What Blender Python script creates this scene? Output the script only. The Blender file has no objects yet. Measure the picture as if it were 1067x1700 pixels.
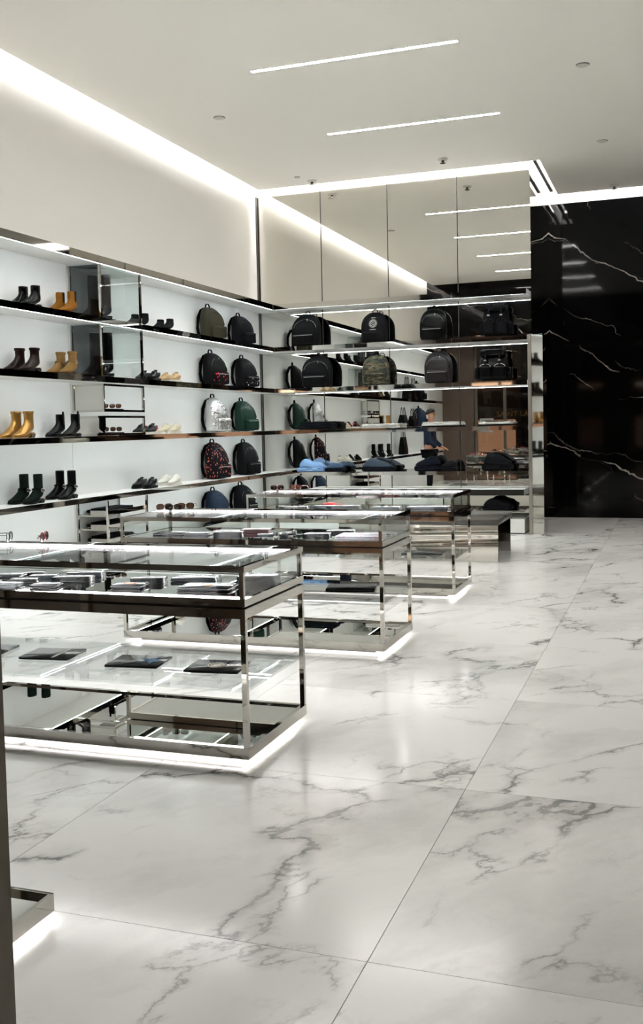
import bpy, bmesh, math, random
from mathutils import Vector, Matrix, noise
random.seed(7)
PI = math.pi
scene = bpy.context.scene
COL = scene.collection

# ------------------------------------------------------------------ camera
YAW, PITCH, ROLL, FPX = -0.340185, -0.0549887, -0.0224166, 1666.3
EYE = Vector((0, 0, 1.5))
def make_camera():
    cd = bpy.data.cameras.new('camera')
    cd.sensor_fit = 'AUTO'; cd.sensor_width = 36.0
    cd.lens = FPX * 36.0 / 1700.0
    cd.shift_y = -50.0 / 1700.0
    cd.clip_start = 0.05; cd.clip_end = 200
    co = bpy.data.objects.new('camera', cd); COL.objects.link(co)
    f = Vector((math.sin(YAW)*math.cos(PITCH), math.cos(YAW)*math.cos(PITCH), math.sin(PITCH)))
    r = Vector((math.cos(YAW), -math.sin(YAW), 0)); u = r.cross(f)
    r2 = r*math.cos(ROLL) + u*math.sin(ROLL); u2 = u*math.cos(ROLL) - r*math.sin(ROLL)
    m = Matrix((r2, u2, -f)).transposed().to_4x4(); m.translation = EYE
    co.matrix_world = m
    scene.camera = co
make_camera()

# ------------------------------------------------------------------ world, exposure, render look
w = bpy.data.worlds.new('world'); scene.world = w; w.use_nodes = True
w.node_tree.nodes['Background'].inputs[0].default_value = (1.0, 0.97, 0.93, 1)
w.node_tree.nodes['Background'].inputs[1].default_value = 0.06
vs = scene.view_settings
vs.view_transform = 'Standard'; vs.look = 'None'; vs.exposure = 2.12; vs.gamma = 1.0; vs.use_curve_mapping = False
cy = scene.cycles
cy.max_bounces = 8; cy.diffuse_bounces = 4; cy.glossy_bounces = 5; cy.transmission_bounces = 4
cy.transparent_max_bounces = 24; cy.caustics_reflective = True; cy.caustics_refractive = False
cy.sample_clamp_indirect = 3.0; cy.blur_glossy = 1.0; cy.adaptive_threshold = 0.07; cy.adaptive_min_samples = 24

# light levels of the shop lamps, the added fill strips and the mall
L_STRIP, L_COVE, L_SHELF, L_CASE, L_UNDER, L_MALL = 38.0, 24.0, 15.0, 18.0, 2.8, 0.22

# ------------------------------------------------------------------ room numbers (metres)
XL, YM, ZC = -5.85, 13.91, 4.95          # left wall, mirror wall, ceiling
XMR = -1.85                              # right end of the mirror wall
YB, XR = 15.97, 4.5                      # black marble wall, right wall
YBULK, YFRONT, ZLINT = 3.1, 1.53, 3.65   # bulkhead, shop front, lintel
XF, YF = -5.47, 13.53                    # front planes of the wall shelves
SHELF = dict(top=(3.195, 3.27), a=(2.595, 2.655), b=(2.0, 2.06), c=(1.40, 1.455), d=(0.80, 0.85))

# ------------------------------------------------------------------ materials
def lin(c):
    if isinstance(c, str):
        c = tuple(int(c[i:i+2], 16)/255 for i in (0, 2, 4))
    return tuple(x/12.92 if x <= .04045 else ((x+.055)/1.055)**2.4 for x in c) + (1,)
def new_mat(name):
    m = bpy.data.materials.new(name); m.use_nodes = True
    return m, m.node_tree, m.node_tree.nodes['Principled BSDF']
def pbr(name, col, rough=.5, metal=0., spec=.5, bump=0., bscale=40., var=0., coat=0.):
    m, nt, b = new_mat(name)
    b.inputs['Base Color'].default_value = lin(col)
    b.inputs['Roughness'].default_value = rough
    b.inputs['Metallic'].default_value = metal
    b.inputs['Specular IOR Level'].default_value = spec
    b.inputs['Coat Weight'].default_value = coat
    if bump or var:
        tc = nt.nodes.new('ShaderNodeTexCoord'); n = nt.nodes.new('ShaderNodeTexNoise')
        n.inputs['Scale'].default_value = bscale; n.inputs['Detail'].default_value = 4
        nt.links.new(tc.outputs['Object'], n.inputs['Vector'])
        if bump:
            bp = nt.nodes.new('ShaderNodeBump'); bp.inputs['Strength'].default_value = bump; bp.inputs['Distance'].default_value = .01
            nt.links.new(n.outputs['Fac'], bp.inputs['Height']); nt.links.new(bp.outputs['Normal'], b.inputs['Normal'])
        if var:
            mx = nt.nodes.new('ShaderNodeMix'); mx.data_type = 'RGBA'
            c = lin(col)
            mx.inputs[6].default_value = tuple(x*(1-var) for x in c[:3]) + (1,)
            mx.inputs[7].default_value = tuple(min(1, x*(1+var)) for x in c[:3]) + (1,)
            nt.links.new(n.outputs['Fac'], mx.inputs[0]); nt.links.new(mx.outputs[2], b.inputs['Base Color'])
    return m
def emit(name, col, s):
    m, nt, b = new_mat(name)
    nt.nodes.remove(b)
    e = nt.nodes.new('ShaderNodeEmission'); e.inputs[0].default_value = lin(col); e.inputs[1].default_value = s
    nt.links.new(e.outputs[0], nt.nodes['Material Output'].inputs[0])
    return m
def thin_glass(name, tint=(.965, .985, .98), ior=1.45, extra=0.0):
    m, nt, b = new_mat(name); nt.nodes.remove(b)
    t = nt.nodes.new('ShaderNodeBsdfTransparent'); t.inputs[0].default_value = tint + (1,)
    g = nt.nodes.new('ShaderNodeBsdfGlossy'); g.inputs['Roughness'].default_value = .01
    fr = nt.nodes.new('ShaderNodeFresnel')
    ge = nt.nodes.new('ShaderNodeNewGeometry')       # a thin sheet mirrors alike from both of its faces
    nt.links.new(math_n(nt, 'MULTIPLY_ADD', ge.outputs['Backfacing'], 1/ior-ior, ior), fr.inputs[0])
    mx = nt.nodes.new('ShaderNodeMixShader')
    nt.links.new(fr.outputs[0], mx.inputs[0]); nt.links.new(t.outputs[0], mx.inputs[1]); nt.links.new(g.outputs[0], mx.inputs[2])
    nt.links.new(mx.outputs[0], nt.nodes['Material Output'].inputs[0])
    return m
def ramp(nt, stops):
    r = nt.nodes.new('ShaderNodeValToRGB'); e = r.color_ramp.elements
    while len(e) < len(stops): e.new(.5)
    for i, (p, c) in enumerate(stops):
        e[i].position = p; e[i].color = c if len(c) == 4 else tuple(c) + (1,)
    return r
def math_n(nt, op, a=None, b=None, c=None):
    n = nt.nodes.new('ShaderNodeMath'); n.operation = op
    for i, v in enumerate((a, b, c)):
        if v is None: continue
        if isinstance(v, (int, float)): n.inputs[i].default_value = v
        else: nt.links.new(v, n.inputs[i])
    return n.outputs[0]
def white_marble():
    m, nt, b = new_mat('white_marble')
    tc = nt.nodes.new('ShaderNodeTexCoord'); oi = nt.nodes.new('ShaderNodeObjectInfo')
    off = nt.nodes.new('ShaderNodeVectorMath'); off.operation = 'SCALE'
    cmb = nt.nodes.new('ShaderNodeCombineXYZ')
    for i, k in enumerate((37.0, 91.0, 53.0)):
        nt.links.new(math_n(nt, 'MULTIPLY', oi.outputs['Random'], k), cmb.inputs[i])
    add = nt.nodes.new('ShaderNodeVectorMath'); add.operation = 'ADD'
    nt.links.new(tc.outputs['Object'], add.inputs[0]); nt.links.new(cmb.outputs[0], add.inputs[1])
    rot = nt.nodes.new('ShaderNodeVectorRotate'); rot.inputs['Axis'].default_value = (0, 0, 1); rot.inputs['Angle'].default_value = .7
    nt.links.new(add.outputs[0], rot.inputs['Vector'])
    st = nt.nodes.new('ShaderNodeVectorMath'); st.operation = 'MULTIPLY'; st.inputs[1].default_value = (1.0, .55, 1)
    nt.links.new(rot.outputs[0], st.inputs[0])
    # warp
    wn = nt.nodes.new('ShaderNodeTexNoise'); wn.inputs['Scale'].default_value = 2.2; wn.inputs['Detail'].default_value = 7; wn.inputs['Roughness'].default_value = .62
    nt.links.new(st.outputs[0], wn.inputs['Vector'])
    ws = nt.nodes.new('ShaderNodeVectorMath'); ws.operation = 'MULTIPLY_ADD'; ws.inputs[1].default_value = (.55, .55, .55)
    nt.links.new(wn.outputs['Color'], ws.inputs[0]); nt.links.new(st.outputs[0], ws.inputs[2])
    def vein(scale, width, mask_scale, lo, hi, strength):
        v = nt.nodes.new('ShaderNodeTexVoronoi'); v.feature = 'DISTANCE_TO_EDGE'; v.inputs['Scale'].default_value = scale
        nt.links.new(ws.outputs[0], v.inputs['Vector'])
        r = ramp(nt, [(0, (1, 1, 1)), (width, (.25, .25, .25)), (width*3.5, (0, 0, 0))]); nt.links.new(v.outputs['Distance'], r.inputs[0])
        mk = nt.nodes.new('ShaderNodeTexNoise'); mk.inputs['Scale'].default_value = mask_scale; mk.inputs['Detail'].default_value = 3
        nt.links.new(add.outputs[0], mk.inputs['Vector'])
        mr = ramp(nt, [(lo, (0, 0, 0)), (hi, (1, 1, 1))]); nt.links.new(mk.outputs['Fac'], mr.inputs[0])
        return math_n(nt, 'MULTIPLY', math_n(nt, 'MULTIPLY', r.outputs[0], mr.outputs[0]), strength)
    v1 = vein(.9, .012, 1.6, .46, .60, .95)
    v2 = vein(2.4, .016, 2.1, .50, .62, .6)
    v3 = vein(6.0, .03, 2.0, .55, .70, .3)
    cl = nt.nodes.new('ShaderNodeTexNoise'); cl.inputs['Scale'].default_value = 1.3; cl.inputs['Detail'].default_value = 6; cl.inputs['Roughness'].default_value = .6
    nt.links.new(ws.outputs[0], cl.inputs['Vector'])
    cr = ramp(nt, [(.5, (0, 0, 0)), (.72, (1, 1, 1))]); nt.links.new(cl.outputs['Fac'], cr.inputs[0])
    s = math_n(nt, 'ADD', math_n(nt, 'ADD', v1, v2), v3)
    s = math_n(nt, 'ADD', s, math_n(nt, 'MULTIPLY', cr.outputs[0], .28))
    s = math_n(nt, 'MINIMUM', s, .8)
    mx = nt.nodes.new('ShaderNodeMix'); mx.data_type = 'RGBA'
    mx.inputs[6].default_value = lin('f3f2ef'); mx.inputs[7].default_value = lin('4b4b4a')
    nt.links.new(s, mx.inputs[0]); nt.links.new(mx.outputs[2], b.inputs['Base Color'])
    b.inputs['Roughness'].default_value = .17; b.inputs['Specular IOR Level'].default_value = .6
    return m
def black_marble(name, ax):
    # thin pale veins falling to one side across near-black polished stone
    m, nt, b = new_mat(name)
    tc = nt.nodes.new('ShaderNodeTexCoord'); sp = nt.nodes.new('ShaderNodeSeparateXYZ')
    nt.links.new(tc.outputs['Object'], sp.inputs[0])
    wn = nt.nodes.new('ShaderNodeTexNoise'); wn.inputs['Scale'].default_value = .9; wn.inputs['Detail'].default_value = 8; wn.inputs['Roughness'].default_value = .55
    nt.links.new(tc.outputs['Object'], wn.inputs['Vector'])
    along = sp.outputs[ax]
    tot = None
    for (slope, freq, warp, eps, ph, mlo, stg) in ((.52, .62, .75, .008, .13, .40, .75), (.40, .95, 1.1, .006, .55, .5, .4), (.85, .5, 1.3, .004, .3, .5, .25)):
        v = math_n(nt, 'MULTIPLY_ADD', along, slope, sp.outputs[2])
        v = math_n(nt, 'MULTIPLY_ADD', wn.outputs['Fac'], warp, v)
        v = math_n(nt, 'FRACT', math_n(nt, 'MULTIPLY_ADD', v, freq, ph + 10))
        d = math_n(nt, 'ABSOLUTE', math_n(nt, 'SUBTRACT', v, .5))
        r = ramp(nt, [(0, (1, 1, 1)), (eps, (0, 0, 0))]); nt.links.new(d, r.inputs[0])
        mk = nt.nodes.new('ShaderNodeTexNoise'); mk.inputs['Scale'].default_value = 1.1 + ph; mk.inputs['Detail'].default_value = 2
        nt.links.new(tc.outputs['Object'], mk.inputs['Vector'])
        mr = ramp(nt, [(mlo, (0, 0, 0)), (mlo+.12, (1, 1, 1))]); nt.links.new(mk.outputs['Fac'], mr.inputs[0])
        k = math_n(nt, 'MULTIPLY', math_n(nt, 'MULTIPLY', r.outputs[0], mr.outputs[0]), stg)
        tot = k if tot is None else math_n(nt, 'ADD', tot, k)
    mx = nt.nodes.new('ShaderNodeMix'); mx.data_type = 'RGBA'
    mx.inputs[6].default_value = lin('060606'); mx.inputs[7].default_value = lin('d8d2c6')
    nt.links.new(math_n(nt, 'MINIMUM', tot, 1.0), mx.inputs[0]); nt.links.new(mx.outputs[2], b.inputs['Base Color'])
    b.inputs['Roughness'].default_value = .05; b.inputs['Specular IOR Level'].default_value = .2
    return m
def camo():
    m, nt, b = new_mat('camouflage_canvas')
    tc = nt.nodes.new('ShaderNodeTexCoord'); n = nt.nodes.new('ShaderNodeTexNoise'); n.inputs['Scale'].default_value = 13; n.inputs['Detail'].default_value = 1.5
    mp = nt.nodes.new('ShaderNodeMapping'); mp.inputs['Scale'].default_value = (.7, .7, 1.6)
    nt.links.new(tc.outputs['Object'], mp.inputs[0]); nt.links.new(mp.outputs[0], n.inputs['Vector'])
    r = ramp(nt, [(.0, lin('1c1d16')), (.43, lin('2d3521')), (.51, lin('4d3d2a')), (.58, lin('67644a')), (.63, lin('26271d'))]); r.color_ramp.interpolation = 'CONSTANT'
    nt.links.new(n.outputs['Fac'], r.inputs[0]); nt.links.new(r.outputs[0], b.inputs['Base Color']); b.inputs['Roughness'].default_value = .8
    return m
def spotted(name, base, spot, scale, thr, rnd=1.0, stretch=(1, 1, 1)):
    m, nt, b = new_mat(name)
    tc = nt.nodes.new('ShaderNodeTexCoord'); mp = nt.nodes.new('ShaderNodeMapping'); mp.inputs['Scale'].default_value = stretch; mp.inputs['Rotation'].default_value = (.3, .5, .4)
    wn = nt.nodes.new('ShaderNodeTexNoise'); wn.inputs['Scale'].default_value = scale*1.3
    nt.links.new(tc.outputs['Object'], wn.inputs['Vector'])
    ad = nt.nodes.new('ShaderNodeVectorMath'); ad.operation = 'MULTIPLY_ADD'; ad.inputs[1].default_value = (.35/scale,)*3
    nt.links.new(wn.outputs['Color'], ad.inputs[0]); nt.links.new(tc.outputs['Object'], ad.inputs[2]); nt.links.new(ad.outputs[0], mp.inputs[0])
    v = nt.nodes.new('ShaderNodeTexVoronoi'); v.inputs['Scale'].default_value = scale; v.inputs['Randomness'].default_value = rnd
    nt.links.new(mp.outputs[0], v.inputs['Vector'])
    r = ramp(nt, [(0, lin(spot)), (thr, lin(base))]); r.color_ramp.interpolation = 'CONSTANT'
    nt.links.new(v.outputs['Distance'], r.inputs[0]); nt.links.new(r.outputs[0], b.inputs['Base Color']); b.inputs['Roughness'].default_value = .8; b.inputs['Specular IOR Level'].default_value = .12
    return m

M = {}
M['wall'] = pbr('wall_paint', 'd9d7d0', .7, bump=.02, bscale=300)
M['panel_white'] = pbr('white_lacquer', 'e8e8e6', .45, var=.02, bscale=3)
M['ceiling'] = pbr('ceiling_paint', 'f0ede5', .8, bump=.02, bscale=200)
M['grout'] = pbr('grout', '8b8a86', .8, var=.1, bscale=30)
M['marble'] = white_marble()
M['blackx'] = black_marble('black_marble_far', 0)
M['blacky'] = black_marble('black_marble_side', 1)
M['mirror'] = pbr('mirror_silver', 'e2e0da', .0, 1.0)
M['chrome'] = pbr('polished_steel', 'd2cfc8', .03, 1.0)
M['chrome_dk'] = pbr('black_chrome', '8f8c87', .04, 1.0)
M['brushed'] = pbr('brushed_steel', 'b4afa6', .32, 1.0, bump=.03, bscale=120)
M['seam'] = pbr('dark_seam', '3a3733', .5)
M['glass'] = thin_glass('clear_glass')
M['glass_tint'] = thin_glass('smoked_glass', (.45, .47, .48), 1.5)
M['shopglass'] = thin_glass('shopfront_glass', (.62, .58, .54), 1.5)
M['led'] = emit('led_shelf', 'eefcff', L_SHELF)
M['led_case'] = emit('led_case', 'fff8fb', L_CASE)
M['led_under'] = emit('led_under', 'fffaf8', L_UNDER)
M['strip'] = emit('ceiling_strip', 'fffdf9', L_STRIP)
M['cove'] = emit('cove_light', 'fbfaff', L_COVE)
M['mall_glow'] = emit('mall_window_glow', 'e8b898', L_MALL)
M['mall_lamp'] = emit('mall_lamp', 'ffdcc0', L_MALL*5)
M['mall_stone'] = pbr('mall_stone', '5a4a40', .35, var=.15, bscale=2)
M['mall_dark'] = pbr('mall_dark', '17130f', .3)
M['bronze'] = pbr('bronze_frame', '6a645a', .3, 1.0, var=.12, bscale=12)
M['gold'] = pbr('gold_letter', 'ffd040', .5)
M['notice'] = pbr('notice_paper', '9a9894', .8)
M['black'] = pbr('black_nylon', '0a0a0c', .7, spec=.12, bump=.15, bscale=60)
M['black_soft'] = pbr('black_canvas', '101114', .85, spec=.1, bump=.15, bscale=80)
M['black_leather'] = pbr('black_leather', '070708', .25, spec=.13, bump=.08, bscale=90)
M['black_rubber'] = pbr('black_rubber', '070707', .6, spec=.2)
M['brown_leather'] = pbr('brown_leather', '1d100d', .28, spec=.14, bump=.1, bscale=70)
M['tan_suede'] = pbr('tan_suede', '85571f', .9, spec=.1, var=.18, bscale=40)
M['camel_suede'] = pbr('camel_suede', '80623a', .9, spec=.1, var=.2, bscale=30)
M['gold_leather'] = pbr('gold_leather', 'b58a4a', .3, .75, bump=.2, bscale=30)
M['green_suede'] = pbr('green_suede', '0d1813', .85, spec=.1, var=.2, bscale=40)
M['olive'] = pbr('olive_canvas', '38352a', .85, spec=.1, bump=.15, bscale=60)
M['green'] = pbr('green_leather', '0c2b20', .5, spec=.2, bump=.1, bscale=30)
M['navy'] = pbr('navy_nylon', '1c283a', .7, spec=.15, bump=.15, bscale=50)
M['navy_dk'] = pbr('navy_cotton', '10141d', .85, spec=.1, bump=.15, bscale=50)
M['grey_leather'] = pbr('grey_leather', '211d1e', .4, spec=.18, bump=.15, bscale=60)
M['silver'] = pbr('silver_foil', 'd8d8d8', .22, .9, bump=.9, bscale=14)
for nd in M['silver'].node_tree.nodes:
    if nd.type == 'BUMP': nd.inputs['Distance'].default_value = .035
M['flamingo'] = spotted('flamingo_print', '121016', 'e0705c', 25, .25, 1, (1.5, 1.5, .8))
M['reddot'] = spotted('red_dot_print', '101012', 'd8263c', 22, .26, .4)
M['stardot'] = spotted('pale_star_print', '101012', 'c9c9c9', 24, .22, .5)
M['camo'] = camo()
M['strap'] = pbr('black_webbing', '08080a', .8, spec=.1)
M['zip'] = pbr('steel_zip', 'b8b8b4', .3, 1.0)
M['zip_dk'] = pbr('dark_zip', '3a3a3c', .35, 1.0)
M['white_leather'] = pbr('white_leather', 'dad7cd', .45)
M['cream'] = pbr('cream_canvas', 'c9c0a8', .7)
M['beige_gold'] = pbr('beige_leather', 'a98a5c', .45)
M['white_rubber'] = pbr('white_rubber', 'cfcac0', .6)
M['dark_sneaker'] = pbr('charcoal_leather', '0b0c0e', .45, spec=.15)
M['lace'] = pbr('lace', '141416', .8)
M['red'] = pbr('red_enamel', 'c8242c', .4)
M['orange'] = pbr('orange_patch', 'd8632c', .5)
M['blue'] = pbr('blue_enamel', '2a58a8', .4)
M['jeans'] = pbr('pale_denim', '7aa0cc', .85, var=.15, bscale=40)
M['jeans_dk'] = pbr('blue_denim', '36506c', .85, var=.2, bscale=40)
M['teal'] = pbr('slate_cotton', '2e3d4c', .85, var=.15, bscale=40)
M['white_cotton'] = pbr('white_cotton', 'd9d8d4', .85)
M['wallet'] = pbr('blue_black_leather', '0d1218', .22, spec=.6, coat=.6)
M['wallet_grey'] = pbr('slate_leather', '3a4247', .25, spec=.6, coat=.6)
M['wallet_brown'] = pbr('wine_leather', '43262a', .35, bump=.1, bscale=120)
M['pattern'] = spotted('pale_pattern_print', 'b9bcc4', 'd58f9c', 40, .3, .8)
M['lens'] = pbr('brown_lens', '5a3a26', .08, 0, .6)
M['lens_dk'] = pbr('dark_lens', '1a1512', .08, 0, .6)
M['tortoise'] = pbr('tortoise_frame', '4a2b1c', .25, var=.5, bscale=60)
M['pinkframe'] = pbr('red_frame', '7a2a30', .25)
M['wood_last'] = pbr('stacked_heel', '4a2c18', .45)
M['tag'] = pbr('metal_tag', 'c7c2b6', .35, .8)
M['skin'] = pbr('skin', 'b98468', .5)
M['hair'] = pbr('dark_hair', '0f0c0a', .5)
M['plastic'] = pbr('white_plastic', 'd0ccc2', .5)
M['dark_hole'] = pbr('dark_plastic', '2a2927', .6)
M['bench_top'] = pbr('grey_bench_top', '55534f', .25, bump=.03, bscale=30)

# ------------------------------------------------------------------ mesh helpers
class MB:
    def __init__(s): s.v = []; s.f = []; s.smooth = False
    def add(s, vs, fs):
        o = len(s.v); s.v += [tuple(x) for x in vs]; s.f += [tuple(i+o for i in f) for f in fs]; return s
    def box(s, x0, x1, y0, y1, z0, z1):
        return s.add([(x0,y0,z0),(x1,y0,z0),(x1,y1,z0),(x0,y1,z0),(x0,y0,z1),(x1,y0,z1),(x1,y1,z1),(x0,y1,z1)],
                     [(0,3,2,1),(4,5,6,7),(0,1,5,4),(1,2,6,5),(2,3,7,6),(3,0,4,7)])
    def loft(s, rings, cap0=True, cap1=True, closed=True):
        n = len(rings[0]); o = len(s.v); fs = []
        for r in rings: s.v += [tuple(p) for p in r]
        for i in range(len(rings)-1):
            for j in range(n if closed else n-1):
                k = (j+1) % n
                fs.append((o+i*n+j, o+i*n+k, o+(i+1)*n+k, o+(i+1)*n+j))
        if cap0: fs.append(tuple(o+j for j in reversed(range(n))))
        if cap1: fs.append(tuple(o+(len(rings)-1)*n+j for j in range(n)))
        s.f += fs; return s
    def tube(s, pts, r, n=8, flat=None, up=None):
        # tube through pts; flat=(a,b) gives half sizes of a flat band
        pts = [Vector(p) for p in pts]; rings = []
        prev = None
        for i, p in enumerate(pts):
            t = (pts[min(i+1, len(pts)-1)] - pts[max(i-1, 0)]).normalized()
            a = Vector(up) if up else (prev if prev is not None else (Vector((0,0,1)) if abs(t.z) < .9 else Vector((1,0,0))))
            x = t.cross(a)
            if x.length < 1e-5: x = t.cross(Vector((.3,.8,.1)))
            x.normalize(); y = x.cross(t).normalized(); prev = y
            ra, rb = flat if flat else ((r[i] if isinstance(r, (list, tuple)) else r),)*2
            rings.append([p + x*ra*math.cos(2*PI*j/n) + y*rb*math.sin(2*PI*j/n) for j in range(n)])
        return s.loft(rings)
    def mesh(s, name, smooth=None):
        me = bpy.data.meshes.new(name); me.from_pydata(s.v, [], s.f)
        bm = bmesh.new(); bm.from_mesh(me); bmesh.ops.recalc_face_normals(bm, faces=bm.faces); bm.to_mesh(me); bm.free()
        if smooth if smooth is not None else s.smooth:
            me.polygons.foreach_set('use_smooth', [True]*len(me.polygons))
        return me
def obj(name, me, mat, parent=None, loc=None, rot=None, sub=0, angle=None):
    if isinstance(me, MB): me = me.mesh(name)
    o = bpy.data.objects.new(name, me); COL.objects.link(o)
    if mat is not None and not me.materials: me.materials.append(M[mat] if isinstance(mat, str) else mat)
    if parent: o.parent = parent
    if loc: o.location = loc
    if rot: o.rotation_euler = rot
    if sub:
        md = o.modifiers.new('sub', 'SUBSURF'); md.levels = sub; md.render_levels = sub
    return o
def bevel_mesh(name, x0, x1, y0, y1, z0, z1, r, seg=2, wob=0., seed=0):
    bm = bmesh.new(); mb = MB().box(x0, x1, y0, y1, z0, z1)
    vs = [bm.verts.new(v) for v in mb.v]
    for f in mb.f: bm.faces.new([vs[i] for i in f])
    if wob:
        bmesh.ops.subdivide_edges(bm, edges=bm.edges[:], cuts=4, use_grid_fill=True)
    if r:
        es = [e for e in bm.edges if len(e.link_faces) == 2 and e.calc_face_angle(0) > .5]
        bmesh.ops.bevel(bm, geom=es, offset=r, segments=seg, affect='EDGES', profile=.5)
    if wob:
        for v in bm.verts:
            n = noise.noise_vector(v.co*9 + Vector((seed*3.1, seed*1.7, seed)))
            v.co += n*wob*(1 if v.co.z > z0+.001 else .0)
    bmesh.ops.recalc_face_normals(bm, faces=bm.faces)
    me = bpy.data.meshes.new(name); bm.to_mesh(me); bm.free()
    if r: me.polygons.foreach_set('use_smooth', [True]*len(me.polygons))
    return me
def thing(name, label, cat, loc=(0,0,0), rz=0., group=None):
    o = bpy.data.objects.new(name, None); COL.objects.link(o); o.empty_display_size = .05
    o.location = loc; o.rotation_euler = (0, 0, rz); o['label'] = label; o['category'] = cat
    if group: o['group'] = group
    return o
def tag(o, label, cat, group=None):
    o['label'] = label; o['category'] = cat
    if group: o['group'] = group
    return o
def struct(o): o['kind'] = 'structure'; return o
def copy_tree(o, loc, rz, label, group=None):
    kids = {}
    for c in bpy.data.objects:
        if c.parent: kids.setdefault(c.parent.name, []).append(c)
    def cp(s, par):
        n = s.copy(); COL.objects.link(n); n.parent = par
        for c in kids.get(s.name, []): cp(c, n)
        return n
    r = cp(o, None); r.location = loc; r.rotation_euler = (0, 0, rz); r['label'] = label
    if group: r['group'] = group
    return r

# ================================================================== THE SETTING
def build_floor():
    base = struct(obj('floor', MB().box(-6.2, 4.8, -8.0, 16.2, -.10, -.012), 'grout'))
    T = 1.385; g = .0012
    me = bevel_mesh('tile', -T/2+g, T/2-g, -T/2+g, T/2-g, -.012, 0, 0)
    me.materials.append(M['marble'])
    for i in range(-4, 4):
        for j in range(-8, 10):
            cx = -.82 + T*(i+.5); cyy = 2.61 + T*(j+.5)
            if cx+T/2 > XR+1.2 or cx-T/2 < XL-1.2: continue
            o = obj('tile', me, None, base, (cx, cyy, 0))
            o.rotation_euler.z = random.choice((0, PI))
build_floor()

def build_ceiling():
    c = MB()
    E1 = XL + .14           # ceiling stops short of the left wall: light slot
    c.box(E1, XR, YBULK, YM-.23, ZC, ZC+.08)
    c.box(XMR+.16, XR, YM-.23, YB-.13, ZC, ZC+.08)
    c.box(XL-.1, XR, YBULK, YB+.1, ZC+.30, ZC+.40)
    o = struct(obj('ceiling', c, 'ceiling'))
    # upright lips that hide the cove lamps
    obj('cove_lip', MB().box(E1, E1+.02, YBULK, YM-.25, ZC+.08, ZC+.14), 'ceiling', o)
    obj('black_slot', MB().box(XMR+.07, XMR+.115, YM-.20, YB-.35, ZC-.005, ZC+.02), 'dark_hole', o)
    def lamp(name, b): obj(name, b, 'cove', o)
    lamp('cove_lamp', MB().box(E1+.03, E1+.09, YBULK+.1, YM-.3, ZC+.24, ZC+.26))
    lamp('cove_lamp', MB().box(XL+.3, XMR+.1, YM-.24, YM-.20, ZC+.20, ZC+.22))
    lamp('cove_lamp', MB().box(XMR+.14, XMR+.18, YM-.1, YB-.3, ZC+.20, ZC+.22))
    lamp('cove_lamp', MB().box(XMR+.3, XR-.2, YB-.16, YB-.12, ZC+.20, ZC+.22))
build_ceiling()

def build_walls():
    wl = struct(obj('wall_left', MB().box(XL-.15, XL, YBULK-1.8, YM+.2, -.1, ZC+.35), 'wall'))
    # white back panel behind the shelves
    obj('back_panel', MB().box(XL, XL+.012, YBULK+.02, 8.86, .0, 3.25), 'panel_white', wl)
    obj('back_panel', MB().box(XL, XL+.012, 8.87, YM-.01, .0, 3.25), 'panel_white', wl)
    obj('corner_strip', MB().box(XL, XL+.022, YM-.045, YM-.02, 0, 4.9), 'seam', wl)
    wb = struct(obj('wall_back', MB().box(XL, XMR-.012, YM+.012, YB, -.1, 4.90), 'seam'))
    for k in range(4):
        x0 = XL + .004 + k*1.0 + .005; x1 = XL + (k+1)*1.0 - .005
        obj('mirror_panel', MB().box(x0, x1, YM, YM+.011, .02, 4.90), 'mirror', wb)
    for (y0, y1) in ((YM, 14.55), (14.556, YB-.004)):
        obj('mirror_panel', MB().box(XMR-.011, XMR, y0+.004, y1, .0, 4.88), 'mirror', wb)
    obj('cove_back', MB().box(XL, XMR-.012, YM+.002, YM+.02, 4.905, ZC+.30), 'ceiling', wb)
    obj('cove_back', MB().box(XMR-.03, XMR-.004, YM+.02, YB, 4.885, ZC+.30), 'ceiling', wb)
    wf = struct(obj('wall_far', MB().box(XMR-.6, XR, YB, YB+.2, -.1, 4.83), 'blackx'))
    obj('cove_back', MB().box(XMR-.6, XR, YB, YB+.2, 4.832, ZC+.35), 'ceiling', wf)
    wr = struct(obj('wall_right', MB().box(XR, XR+.2, 1.2, YB+.2, -.1, ZC+.35), 'blacky'))
    bk = struct(obj('wall_front', MB().box(XL, XR, YBULK-.2, YBULK, ZLINT, ZC+.35), 'blackx'))
    obj('soffit', MB().box(XL, XR, YFRONT-.15, YBULK-.2, ZLINT, ZLINT+.1), 'mall_dark', bk)
build_walls()

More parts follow.
